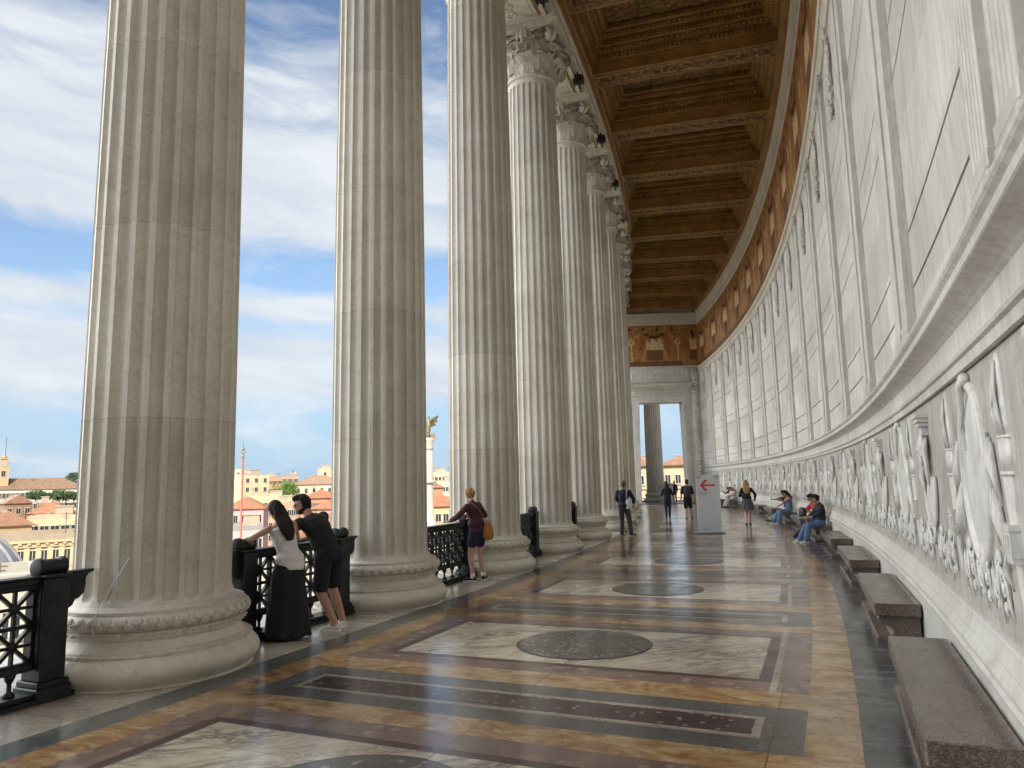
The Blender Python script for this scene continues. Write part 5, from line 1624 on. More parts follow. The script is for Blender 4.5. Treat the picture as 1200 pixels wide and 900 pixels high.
    t, J = seated('young man in a red shirt and sunglasses sitting on a bench, legs stretched out', A1+DA*4-.12, dict(
        top=(.50, .06, .055), sleeve=.9, loose=.03, bottom=('jeans', (.045, .05, .065)), fR=(.05, .70, 0), fL=(-.14, .60, 0), fdR=(.3, 1, .15), shoes=(.40, .38, .35), sole=(.6, .6, .6), hair=('quiff', (.012, .010, .009)), glasses=True, turn=0, lean=-2,
        hR=(.08, .42, .86), hL=(-.10, .40, .84), skin=(.42, .25, .18), face_dir=112), -.03)
    b = MB(); b.box(-.13, .13, -.05, .06, -.10, .12, .03); b.M = None
    b2 = MB(); b2.smooth = True; c = Vector((-.02, .44, .80)); loft(b2, [(c+Vector((0, 0, -.15)), (.13, 0, 0), (0, .07, 0)), (c+Vector((0, 0, -.12)), (.16, 0, 0), (0, .09, 0)), (c+Vector((0, 0, .06)), (.14, 0, 0), (0, .08, 0)), (c+Vector((0, 0, .12)), (.08, 0, 0), (0, .04, 0))], 16)
    carried('black_bag', 'black bag held on the lap of the man in the red shirt', 'bag', t, b2, M['black'])
    t, J = seated('woman in a dark top and jeans, sitting on a bench with a denim jacket', A1+DA*4-.42, dict(
        fem=True, h=1.68, top=(.020, .022, .028), sleeve=1.4, bottom=('jeans', (.09, .15, .26)), wide=.03, fR=(-.02, .60, 0), fL=(-.20, .50, 0), shoes=(.5, .48, .45), sole=(.65, .65, .63), hair=('bun', (.014, .011, .010)), hR=(.14, .30, .70), face_dir=108), -.03)
    b2 = MB(); b2.smooth = True; c = J['hip']+Vector((.17, .02, .10)); loft(b2, [(c+Vector((0, -.02, -.16)), (.12, 0, 0), (0, .16, 0)), (c+Vector((0, 0, -.05)), (.10, 0, 0), (0, .17, 0)), (c+Vector((-.02, .0, .10)), (.08, 0, 0), (0, .13, 0)), (c+Vector((-.04, 0, .17)), (.03, 0, 0), (0, .06, 0))], 16)
    carried('denim_jacket', 'blue denim jacket bundled over the arm of the seated woman in jeans', 'jacket', t, b2, cloth('denim', (.035, .055, .13)))
    b2 = MB(); old = b2.M; b2.M = Matrix.Translation(c+Vector((.13, .02, .06))) @ Matrix.Rotation(.5, 4, 'X'); b2.box(-.006, .006, -.035, .035, -.08, .08, .004)
    carried('phone', 'white phone sticking out of the blue denim jacket', 'phone', t, b2, mat('white_phone', (.7, .7, .72), .3))
    seated('woman with curly dark hair in a light blue top and jeans sitting on a bench', A1+DA*6-.38, dict(
        fem=True, h=1.68, top=(.10, .15, .25), tank=True, bottom=('jeans', (.11, .19, .32)), wide=.04, fR=(.05, .60, 0), fL=(-.14, .50, 0), hair=('long', (.013, .010, .009)), hairlen=.25, skin=(.36, .20, .13), shoes=(.5, .48, .44), sole=(.7, .7, .7), nod=20, hL=(-.10, .44, .90), face_dir=108), -.03)
    t, J = seated('dark-haired woman in pale trousers holding up a phone on a bench', A1+DA*6-.12, dict(
        fem=True, h=1.66, top=(.05, .04, .045), sleeve=.8, bottom=('trousers', (.45, .42, .37)), fR=(.02, .86, 0), fL=(-.12, .78, 0), hair=('long', (.014, .010, .009)), hairlen=.35, skin=(.40, .23, .15), shoes=(.10, .07, .05), nod=16, hL=(-.12, .50, .92), hR=(.06, .50, .93), face_dir=104), -.03)
    def phone(t, J, lb):
        b = MB(); c = (J['hR']+J['hL'])/2+Vector((0, .10, .05)); b.M = Matrix.Translation(c) @ Matrix.Rotation(-.5, 4, 'X'); b.box(-.037, .037, -.005, .005, -.075, .075, .003)
        carried('phone', lb, 'phone', t, b, M['glass'])
    phone(t, J, 'dark phone held up by the seated woman in pale trousers')
    t, J = seated('woman in a black top and maroon trousers with a phone on the far bench', A1+DA*10+.24, dict(
        fem=True, h=1.66, vox=.02, top=(.015, .014, .015), sleeve=.9, bottom=('trousers', (.10, .02, .03)), fR=(.03, .62, 0), fL=(-.12, .55, 0), hair=('bun', (.02, .014, .012)), hR=(.06, .42, .95), hL=(-.10, .42, .95), nod=20, face_dir=108), -.03)
    phone(t, J, 'phone in the hands of the far seated woman in maroon trousers')
    seated('person in a white shirt and white trousers sitting in the middle of the far group', A1+DA*10-.04, dict(
        fem=True, h=1.68, vox=.02, top=(.62, .58, .56), sleeve=.95, bottom=('trousers', (.60, .62, .66)), fR=(.05, .60, 0), fL=(-.12, .52, 0), hair=('short', (.03, .018, .014)), face_dir=106), -.03)
    seated('blonde person in a pale top sitting nearest on the far bench', A1+DA*10-.28, dict(
        fem=True, h=1.64, vox=.02, top=(.52, .44, .36), sleeve=.9, bottom=('trousers', (.3, .28, .26)), hair=('long', (.32, .18, .09)), hairlen=.25, face_dir=100), -.03)
    # silhouettes outdoors beyond the doorway
    person('dark-clothed person at the railing beyond the doorway', 145.6, 22.9, 10, dict(h=1.74, vox=.025, top=(.015, .015, .017), sleeve=1.8, bottom=('trousers', (.02, .02, .022))))
    person('person with reddish hair standing outdoors behind the grey pedestal', 144.9, 22.9, 60, dict(fem=True, h=1.72, vox=.025, top=(.35, .16, .14), sleeve=1.8, bottom=('trousers', (.05, .05, .06)), hair=('long', (.16, .07, .03)), hairlen=.25))
# ================================================================== city
def frame(loc, dirv):
    """matrix: local x right (seen from the viewer), y away from the viewer, z up"""
    d = Vector((dirv.x, dirv.y, 0)).normalized(); r = Vector((d.y, -d.x, 0))
    return math.atan2(r.y, r.x)
WINM = {}
def win_mesh(w, h, shutter, frame_col):
    k = (round(w, 2), round(h, 2), shutter)
    if k not in WINM:
        b = MB(); b.mi = 0
        t = .14
        b.box(-w/2-t, -w/2, -.16, .02, -h/2-t, h/2+t); b.box(w/2, w/2+t, -.16, .02, -h/2-t, h/2+t); b.box(-w/2, w/2, -.16, .02, h/2, h/2+t*1.4); b.box(-w/2-t, w/2+t, -.26, .02, -h/2-t*1.4, -h/2-.002)
        b.mi = 2; b.box(-w/2, w/2, -.03, .01, -h/2, h/2)
        b.mi = 0; b.box(-.04, .04, -.08, -.03, -h/2, h/2)
        if shutter:
            b.mi = 1; b.box(-w/2-t-w*.42, -w/2-t, -.12, .0, -h/2, h/2); b.box(w/2+t, w/2+t+w*.42, -.12, .0, -h/2, h/2)
        me = b.mesh('window', [cloth('stone_trim', (.5, .46, .38)), cloth('shutter', (.10, .085, .06)), M['glass']]); fixn(me)
        WINM[k] = me
    return WINM[k]
PM = {}
def plast(c):
    if c not in PM: PM[c] = m_plaster(c)
    return PM[c]
def tile(c):
    if ('t', c) not in PM: PM[('t', c)] = m_tile(c)
    return PM[('t', c)]
def building(label, u0, u1, vt, d, col, roof=('hip', (.36, .13, .055)), rot=0, depth=14, floors=3, cols=6, win=(1.1, 1.9), zb=-34, fl=3.9, shutter=True, rh=None, trim=False, name='city_building', extras=None, wtop=1.6, over=.6, cat='building'):
    p0, p1 = sight(u0, vt, d), sight(u1, vt, d)
    c = (p0+p1)/2; c.z = (p0.z+p1.z)/2
    wd = (Vector((p1.x, p1.y))-Vector((p0.x, p0.y))).length
    top = c.z
    mid = Vector((c.x, c.y, 0))
    rz = frame(mid, mid-Vector((0, 0, 0)))+R_(rot)
    t = thing(name, label, cat, (mid.x, mid.y, zb), rz)
    H = top-zb
    b = MB(); b.box(-wd/2, wd/2, 0, depth, 0, H); wl = ob('wall', b, plast(col), t)
    if trim:
        b = MB(); b.box(-wd/2-.3, wd/2+.3, -.35, depth+.3, H-.9, H-.25); b.box(-wd/2-.6, wd/2+.6, -.7, depth+.6, H-.25, H+.05)
        for i in range(int(wd/1.1)): x = -wd/2+.5+i*1.1; b.box(x, x+.45, -.62, -.34, H-.55, H-.252)
        b.box(-wd/2, wd/2, -.2, .0, H-1.3-fl*1, H-1.0-fl*1)
        n = cols
        for i in range(n+1):
            x = -wd/2+wd*i/n; b.box(x-.35, x+.35, -.22, .0, 0, H-.9)
        ob('cornice', b, plast(tuple(min(.75, x*1.15) for x in col)), t)
    kind, rc = roof
    b = MB(); rh = rh if rh is not None else min(wd, depth)*.16; o_ = over
    x0, x1, y0, y1 = -wd/2-o_, wd/2+o_, -o_, depth+o_
    if kind == 'hip':
        b.prism([(x0, y0), (x1, y0), (x1, y1), (x0, y1)], H+.05, H+.25)
        i = min((x1-x0), (y1-y0))/2*.98
        v = [(x0, y0, H+.25), (x1, y0, H+.25), (x1, y1, H+.25), (x0, y1, H+.25)]
        if x1-x0 > y1-y0: r = [(x0+i, (y0+y1)/2, H+.25+rh), (x1-i, (y0+y1)/2, H+.25+rh)]; b.F([b.P(q) for q in (v[0], v[1], r[1], r[0])]); b.F([b.P(q) for q in (v[2], v[3], r[0], r[1])]); b.F([b.P(q) for q in (v[1], v[2], r[1])]); b.F([b.P(q) for q in (v[3], v[0], r[0])])
        else: r = [((x0+x1)/2, y0+i, H+.25+rh), ((x0+x1)/2, y1-i, H+.25+rh)]; b.F([b.P(q) for q in (v[1], v[2], r[1], r[0])]); b.F([b.P(q) for q in (v[3], v[0], r[0], r[1])]); b.F([b.P(q) for q in (v[0], v[1], r[0])]); b.F([b.P(q) for q in (v[2], v[3], r[1])])
        rm = tile(rc)
    elif kind == 'gable':
        b.prism([(x0, H), (x1, H), (0, H+rh)], y0, y1, 'xz'); rm = tile(rc)
    elif kind == 'shed':
        b.prism([(y0, H), (y1, H+rh), (y1, H+rh+.2), (y0, H+.2)], x0, x1, 'yz'); rm = tile(rc)
    else:      # flat terrace with parapet
        b.box(-wd/2, wd/2, 0, .3, H, H+.9); b.box(-wd/2, wd/2, depth-.3, depth, H, H+.9); b.box(-wd/2, -wd/2+.3, .3, depth-.3, H, H+.9); b.box(wd/2-.3, wd/2, .3, depth-.3, H, H+.9); b.box(-wd/2+.3, wd/2-.3, .3, depth-.3, H, H+.15)
        rm = plast(rc)
    ro = ob('roof', b, rm, t)
    rnd = random.Random(int(u0*7+vt*13))
    ch = 0
    for i in range(max(1, int(wd/9))):
        if rnd.random() < .8 and d < 420:
            x = -wd/2+wd*(i+.3+.5*rnd.random())/max(1, int(wd/9)); y = depth*(.25+.5*rnd.random()); b = MB()
            hh = H+rh*.5+(.0 if kind != 'flat' else -.0)
            b.box(x-.4, x+.4, y-.3, y+.3, H, hh+1.3); b.box(x-.55, x+.55, y-.45, y+.45, hh+1.3, hh+1.5); ob('chimney', b, plast((.42, .33, .24)), ro)
    if d < 460:
        b = MB(); m_ = 0
        for i in range(1+int(wd/12)):
            x = -wd/2+wd*rnd.random(); y = depth*(.2+.6*rnd.random()); h0 = H+rh*.3; h1 = h0+2.2+2*rnd.random()
            b.tube([(x, y, h0), (x, y, h1)], .05, 5)
            for q in range(3): b.box(x-.7+.15*q, x+.7-.15*q, y-.03, y+.03, h1-.3-.35*q, h1-.24-.35*q)
        ob('antenna', b, M['black'], ro)
        if kind == 'flat' and d > 100 and not trim:
            b = MB(); w_ = min(5.0, wd*.35); x = (rnd.random()-.5)*(wd-w_); b.box(x-w_/2, x+w_/2, depth*.35, depth*.75, H, H+2.7); b.box(x-w_/2-.2, x+w_/2+.2, depth*.35-.2, depth*.75+.2, H+2.7, H+2.95); ob('roof_cabin', b, plast((.44, .36, .27)), ro)
    wm = win_mesh(win[0], win[1], shutter, None)
    for f_ in range(floors):
        for c_ in range(cols):
            x = -wd/2+wd*(c_+.5)/cols; z = H-wtop-win[1]/2-f_*fl-(.9 if trim else 0)
            ob('window', wm, None, t, (x, 0, z), 0)
    if extras: extras(t, wd, depth, H)
    return t
def tree(label, u, v, d, r, zb, col=(.05, .085, .022), pine=False, cat='tree', seed=0):
    p = sight(u, v, d); t = thing('pine_tree' if pine else 'leafy_tree', label, cat, (p.x, p.y, zb))
    rnd = random.Random(seed); H = p.z-zb
    b = MB(); b.smooth = True
    b.tube([(0, 0, 0), (.2, .1, H*.5), (0, .1, H-(r*.3 if pine else r*.6))], [.5, .38, .25], 8)
    for i in range(7):
        a = 2*PI*i/7; b.tube([(0, 0, H-r*1.0), (r*.35*math.cos(a), r*.35*math.sin(a), H-r*.45), (r*.65*math.cos(a), r*.65*math.sin(a), H-r*.1)], [.2, .13, .05], 6)
    ob('trunk', b, plast((.14, .10, .07)), t)
    b = MB()
    n = 3600
    cl = []
    for i in range(26 if pine else 34):
        a = rnd.random()*2*PI; q = rnd.random()**.5
        z = (rnd.random()-.5)*(.45 if pine else 1.5)*math.sqrt(max(.05, 1-q*q*.8))
        cl.append(Vector((r*.86*q*math.cos(a), r*.86*q*math.sin(a), H+(r*.10 if pine else 0)+z*r*.75)))
    for i in range(n):
        c = cl[i % len(cl)]; s = r*(.24 if pine else .27)
        g = Vector((rnd.gauss(0, 1), rnd.gauss(0, 1), rnd.gauss(0, .6 if pine else .9))).normalized()*s*(.55+.5*rnd.random())
        p_ = c+g; a = Vector((rnd.gauss(0, 1), rnd.gauss(0, 1), rnd.gauss(0, 1))).normalized(); bb = a.cross(Vector((rnd.gauss(0, 1), rnd.gauss(0, 1), rnd.gauss(0, 1)))).normalized()
        w = r*.042*(.6+.8*rnd.random())
        b.F([b.P(p_-a*w), b.P(p_+bb*w*.8), b.P(p_+a*w), b.P(p_-bb*w*.8)])
    ob('crown', b, m_leaf(col), t, fix=False)
    return t
def build_city():
    # ground: slopes up to the hills behind the roofs, out to the horizon
    b = MB(); b.smooth = True
    def gz(r, az):
        t = min(1, max(0, (r-180)/520)); z = -36+26*t*t*(3-2*t)
        if r > 700: z += 3.5*math.sin(az*7)+2*math.sin(az*17)
        if r > 1500: z = -10-(r-1500)*.002+6*math.sin(az*5)
        if r > 6000: z = -20
        return z
    rs = [8.5, 40, 80, 130, 180, 260, 340, 420, 500, 600, 700, 900, 1200, 1600, 2500, 4000, 7000, 15000, 40000]
    rows = []
    for r in rs:
        rows.append([(r*math.cos(q*PI/60), r*math.sin(q*PI/60), gz(r, q*PI/60)) for q in range(120)])
    rows[0] = [(p[0], p[1], -36) for p in rows[0]]
    b.grid(rows, closed_u=True)
    g = ob('ground', b, m_plain('city_ground', (.24, .22, .18), .9, .4, .01, kind='World'), fix=False); tag(g, None, None, kind='structure')
    OR = (.36, .155, .08); OR2 = (.29, .15, .09); BR = (.24, .15, .09)
    CR = (.56, .49, .38); YE = (.56, .47, .31); OC = (.46, .31, .17); PI_ = (.50, .30, .24); WH = (.62, .59, .51); GY = (.34, .32, .29); SA = (.50, .26, .16)
    # ---- seen at the left edge
    building('very long cream palace with a low brown roof stretching along the skyline at far left', -60, 101, 574, 430, WH, ('hip', BR), 0, 20, 3, 30, (1.3, 2.4), -20, 5.2, True, 5.5)
    t = building('square stone clock tower with a small belfry rising over the long skyline palace', -2, 11, 548, 432, (.50, .36, .22), ('flat', (.42, .32, .2)), 0, 8, 1, 1, (1.6, 2.6), -20, 5, False, 0, name='clock_tower', cat='tower',
        extras=lambda t, wd, dp, H: (ob('belfry', (lambda b: (b.box(-1.4, 1.4, 2, 5, H, H+4.2), b.box(-1.9, 1.9, 1.6, 5.4, H+4.2, H+4.7), b.lathe([(1.2, H+4.7), (1.0, H+5.6), (.1, H+6.4)], 10, cx=0, cy=3.5), b)[-1])(MB()), plast((.46, .33, .2)), t),
                                     [ob('flagpole', (lambda b: (b.tube([(x, 3, H), (x, 3, H+h)], .11, 6), b)[-1])(MB()), M['black'], t) for x, h in ((-2.6, 11), (.3, 15))]))
    building('ruined-looking brown brick building with dark openings below the long palace', 6, 38, 590, 300, (.27, .17, .11), ('gable', (.30, .17, .11)), 8, 14, 2, 3, (1.3, 1.9), -26, 4.2, False, 3)
    tree('dark green umbrella pine on the left, beneath the long palace', 54, 582, 330, 6.5, -22, (.045, .085, .022), True, seed=1)
    tree('dark green umbrella pine right beside the column, beneath the long palace', 80, 583, 325, 6.0, -22, (.045, .085, .022), True, seed=2)
    tree('small tree top on the skyline right of the long palace', 88, 560, 500, 5, -12, (.05, .08, .03), seed=3)
    building('low brown-red house between the pines and the orange roof', 44, 70, 592, 290, (.30, .15, .10), ('flat', (.34, .2, .14)), 0, 8, 1, 3, (1, 1.4), -26, 3.5, False, 0)
    building('house with a broad orange tiled roof below the pines', 32, 84, 602, 255, OC, ('hip', OR), -6, 13, 1, 7, (1.1, 1.6), -28, 3.6, True, 3.2)
    building('ochre house with a white awning terrace at the left edge', -14, 38, 617, 195, OC, ('hip', OR2), 10, 12, 2, 4, (1.1, 1.8), -30, 3.8, False, 3.2)
    building('long cream terrace house with pale windows behind the ochre palace', 34, 95, 608, 205, (.58, .48, .30), ('flat', (.50, .42, .28)), -3, 12, 2, 5, (2.2, 1.7), -30, 4.0, False, 0)
    building('ochre palace with pilasters and a heavy dentilled cornice, large at lower left', -40, 112, 634, 128, (.52, .40, .24), ('flat', (.36, .29, .21)), 3, 16, 3, 11, (1.35, 2.3), -34, 5.2, False, 0, trim=True, wtop=.5)
    # lead dome of a church at the left edge
    p = sight(-62, 626, 88); t = thing('church_dome', 'grey lead church dome cut off by the left edge', 'dome', (p.x, p.y, -34)); H = p.z+34
    b = MB(); b.smooth = True
    b.lathe([(6.6, H-9.5), (6.6, H-6.4), (7.0, H-6.2), (7.0, H-5.8)], 40, smooth=False); ob('drum', b, plast((.45, .40, .33)), t)
    b = MB(); b.smooth = True; b.lathe([(6.5*math.cos(q), H-5.8+6.4*math.sin(q)) for q in [i*PI/2/12 for i in range(12)]]+[(.3, H+.6)], 48)
    for i in range(12): a = 2*PI*i/12; b.tube([(6.6*math.cos(q*PI/20)*math.cos(a), 6.6*math.cos(q*PI/20)*math.sin(a), H-5.8+6.5*math.sin(q*PI/20)) for q in range(10)], .22, 6)
    ob('dome_shell', b, m_plain('lead', (.26, .26, .27), .6, .3, .8), t)
    # ---- between the first two columns
    building('distant cream apartment block on the skyline, just right of the nearest column', 262, 283, 551, 520, (.52, .45, .33), ('flat', (.46, .40, .3)), 0, 14, 4, 3, (1.4, 1.8), -16, 4.5, False, 0)
    building('pale yellow block with grey side wall on the skyline between the nearest columns', 283, 318, 557, 400, (.58, .52, .33), ('flat', (.42, .38, .33)), 28, 16, 5, 3, (1.6, 2.0), -22, 4.6, False, 0)
    building('salmon apartment house left of the round green tree', 313, 331, 560, 430, SA, ('flat', (.36, .25, .2)), 0, 14, 4, 3, (1.2, 1.9), -20, 4.4, True, 0)
    building('grey-brown apartment house behind the round green tree', 330, 350, 558, 450, (.42, .30, .23), ('flat', (.3, .26, .22)), 0, 14, 4, 3, (1.2, 1.9), -20, 4.4, True, 0)
    building('cream square tower house on the skyline left of the second column', 376, 396, 550, 420, (.52, .45, .31), ('flat', (.5, .42, .3)), 10, 12, 2, 2, (1.3, 1.8), -18, 4.5, False, 0)
    building('broad cream house with a brown roof right of the round green tree', 345, 400, 568, 350, (.56, .46, .36), ('hip', (.30, .19, .12)), -4, 14, 4, 6, (1.2, 2.2), -24, 4.6, False, 4)
    tree('round bright green tree among the houses between the nearest columns', 334, 573, 330, 5.4, -24, (.10, .19, .03), seed=5)
    building('house with bright orange roofs left of the second column', 359, 402, 584, 270, SA, ('hip', OR), 12, 12, 2, 5, (1.1, 1.7), -28, 3.8, True, 2.8)
    building('small orange-roofed house in front of the bright orange roofs', 362, 404, 597, 225, PI_, ('hip', OR), -10, 10, 2, 4, (1.0, 1.7), -30, 3.8, True, 2.4)
    building('yellow terrace house with roof railings above the pink house', 290, 342, 584, 290, (.60, .54, .29), ('flat', (.5, .46, .3)), 0, 12, 2, 6, (1.1, 1.7), -26, 4.0, False, 0)
    building('brown-orange terrace house beside the bearded man', 314, 350, 592, 250, (.46, .30, .20), ('flat', (.44, .30, .2)), 0, 11, 3, 5, (1.1, 1.7), -28, 3.9, True, 0)
    building('pink house with a wide orange roof just right of the nearest column', 262, 309, 597, 215, (.52, .36, .36), ('hip', OR), -8, 12, 2, 5, (1.0, 2.0), -30, 4.2, False, 3.2)
    building('grey house with a flat roof terrace below the pink house', 258, 308, 622, 150, (.46, .43, .40), ('flat', (.30, .29, .27)), 4, 14, 2, 5, (1.2, 1.9), -34, 4.2, False, 0)
    building('cream house seen over the bearded man\'s back', 374, 408, 615, 180, (.62, .52, .32), ('hip', OR2), 10, 10, 2, 3, (1.1, 1.8), -32, 4.0, True, 2)
    # red mast with a lantern
    p = sight(282, 632, 60); t = thing('flagpole', 'tall thin red mast with a small grey finial, right of the nearest column', 'mast', (p.x, p.y, -34))
    top = sight(285, 530, 60).z+34
    b = MB(); b.smooth = True; b.tube([(0, 0, 0), (0, 0, top)], [.15, .07], 10); ob('pole', b, m_plain('red_paint', (.36, .11, .06), .6, .3, .3), t)
    b = MB(); b.smooth = True; b.ell((0, 0, top+.25), (.13, .13, .16), 10, 8); b.lathe([(.06, top-.5), (.13, top-.3), (.06, top-.1), (.06, top+.1)], 10); b.tube([(0, 0, top+.4), (0, 0, top+1.1)], [.03, .012], 6); b.box(-.22, .22, -.04, .04, top-.05, top+.05); ob('finial', b, m_plain('grey_metal', (.22, .2, .17), .5, .2), t)
    # ---- between the second and third columns: column with a bronze victory
    p = sight(502, 600, 75); t = thing('victory_column', 'pale stone column topped by a winged bronze statue, at the right edge of the second column', 'monument', (p.x, p.y, -30), frame(p, p))
    z = lambda v: sight(503.5, v, 75).z+30
    b = MB(); b.smooth = True; b.lathe([(.9, 0), (.9, z(615)), (.75, z(612)), (.55, z(600)), (.50, z(560)), (.46, z(528))], 20); ob('shaft', b, plast((.60, .50, .42)), t)
    b = MB(); b.smooth = True; b.lathe([(.46, z(528)), (.60, z(524)), (.45, z(521)), (.62, z(517)), (.66, z(514)), (.4, z(513))], 16); 
    b.lathe([(.80, z(566)), (.80, z(563))], 16)
    ob('capital', b, plast((.55, .48, .40)), t)
    zz = z(513); b = MB(); b.smooth = True
    b.ell((0, 0, zz+.25), (.3, .3, .28), 12, 8)
    limb(b, [(0, 0, zz+.4), (.05, 0, zz+1.2), (.08, 0, zz+1.75)], [.22, .28, .2]); limb(b, [(.08, 0, zz+1.8), (.1, 0, zz+2.1)], [.1, .12])
    limb(b, [(.2, 0, zz+1.75), (.6, -.1, zz+2.1)], [.08, .05])
    for sg, h in ((1, 0), (1, .0), (-1, 0)):
        b.prism([(sg*.1, zz+1.5), (sg*.5, zz+1.95+h), (sg*.95, zz+2.35+h), (sg*1.15, zz+2.2+h), (sg*.9, zz+1.9+h), (sg*1.05, zz+1.7), (sg*.75, zz+1.55), (sg*.85, zz+1.3), (sg*.4, zz+1.1)], .12+.1*(sg+1), .2+.1*(sg+1), 'xz')
    b.prism([(.05, zz+.2), (.6, zz+.5), (.85, zz+.35), (.7, zz+.05), (.95, zz-.1), (.5, zz-.15)], -.1, .1, 'xz')
    ob('winged_statue', b, m_plain('gilt_bronze', (.20, .17, .10), .55, .5, 2, metal=.3), t)
    building('dense cream apartment houses on the skyline between the second and third columns', 500, 531, 555, 380, (.60, .52, .36), ('flat', (.5, .44, .3)), 6, 14, 5, 7, (1.2, 1.8), -20, 3.9, False, 0)
    building('tall cream apartment block behind the brown house with a dark window', 514, 534, 566, 300, (.62, .55, .38), ('flat', (.52, .45, .3)), -6, 12, 5, 5, (1.1, 1.7), -24, 3.8, False, 0)
    building('brown house with one large dark window between the second and third columns', 500, 519, 572, 235, (.40, .24, .13), ('hip', OR2), 0, 10, 1, 1, (3.0, 3.6), -26, 4.0, False, 1.6, wtop=2.4)
    building('house with an orange hipped roof above the maroon woman\'s hand', 500, 536, 594, 170, (.56, .44, .24), ('hip', OR), 8, 11, 2, 4, (1.2, 1.7), -32, 4.0, False, 3)
    # ---- seen through the far doorway
    building('ochre house with an orange roof through the left half of the doorway', 735, 767, 547, 128, (.48, .40, .26), ('hip', OR2), 0, 12, 3, 3, (.8, 1.4), -30, 4.2, False, 1.4)
    building('tall cream-yellow palace through the right half of the doorway', 776, 812, 546, 135, (.50, .44, .30), ('hip', OR2), -6, 14, 4, 3, (.9, 1.5), -30, 4.6, False, 1.6)
    p = W(144.55, 22.2); t = thing('stone_pedestal', 'grey square stone pedestal outdoors beyond the doorway', 'pedestal', p, R_(22.2))
    b = MB(); b.box(-.55, .55, -.4, .4, 0, .16, .01); b.box(-.46, .46, -.32, .32, .16, 1.42, .01); b.box(-.54, .54, -.4, .4, 1.42, 1.56, .02)
    ob('pedestal_block', b, M['endwall'], t)
    t = thing('outer_roof', 'stone roof over the open pavilion beyond the doorway', 'roof', W(143, 23.5, 14.4), R_(23.5))
    b = MB(); b.box(-7, 6, -5.5, 7, .03, 3.2); b.box(-7.3, 6.3, -5.5, 7.3, 3.2, 3.8); ob('roof_slab', b, M['endwall'], t)
    b = MB(); b.box(-5.6, -2.2, -5.4, 3.0, -14.37, .03); ob('added_shade_pier', b, M['endwall'], t)  # unseen pier, added to keep bank light off the column beyond the doorway
    # ---- a small slice of town visible through the railings
    building('pale stone building low behind the left railing section', -45, 60, 690, 62, (.52, .47, .38), ('flat', (.40, .37, .32)), 5, 12, 2, 8, (1.0, 1.7), -36, 4.2, False, 0)
    building('pale stone building low behind the railing the couple leans on', 262, 420, 668, 70, (.55, .50, .42), ('flat', (.42, .39, .34)), -5, 12, 3, 12, (1.0, 1.7), -36, 4.2, False, 0)
    building('pale building low behind the railing of the woman in maroon', 495, 560, 640, 90, (.56, .50, .38), ('flat', (.42, .38, .31)), 6, 12, 3, 8, (1.0, 1.7), -36, 4.2, False, 0)
    # far town: uncountable roofs
    rnd = random.Random(11); b = MB()
    mats = [plast((.52, .45, .33)), plast((.50, .34, .2)), plast((.58, .53, .42)), tile((.36, .14, .065)), tile((.27, .16, .10))]
    for i in range(1500):
        az = R_(100+YAW*0)+0; az = R_(-15+rnd.random()*75+90); r = 240+rnd.random()**1.3*1500
        if rnd.random() < .25: az = R_(40+rnd.random()*180)
        x, y = r*math.cos(az), r*math.sin(az); g_ = gz(r, az)
        w, dp, h = 7+rnd.random()*16, 7+rnd.random()*9, (7+rnd.random()*9) if r < 900 else 7+rnd.random()*8
        if g_+h > -1.5 - 0.0*r: h = max(4, -1.5-g_ + rnd.random()*(2.2 if r > 700 else .3))
        b.M = Matrix.Translation((x, y, g_)) @ Matrix.Rotation(az-PI/2+rnd.gauss(0, .35), 4, 'Z')
        b.mi = rnd.choice((0, 0, 1, 2, 2)); b.box(-w/2, w/2, 0, dp, -5, h)
        if rnd.random() < .7:
            b.mi = rnd.choice((3, 3, 4)); hh = 1.6+rnd.random()*1.2
            v = [(-w/2-.4, -.4, h), (w/2+.4, -.4, h), (w/2+.4, dp+.4, h), (-w/2-.4, dp+.4, h)]
            b.F([b.P(q) for q in (v[0], v[1], (w/2-dp*.35, dp/2, h+hh), (-w/2+dp*.35, dp/2, h+hh))]); b.F([b.P(q) for q in (v[2], v[3], (-w/2+dp*.35, dp/2, h+hh), (w/2-dp*.35, dp/2, h+hh))])
            b.F([b.P(q) for q in (v[1], v[2], (w/2-dp*.35, dp/2, h+hh))]); b.F([b.P(q) for q in (v[3], v[0], (-w/2+dp*.35, dp/2, h+hh))])
    b.M = None
    o = ob('distant_town', b, mats); tag(o, 'hazy mass of far rooftops on the horizon', 'town', kind='stuff')
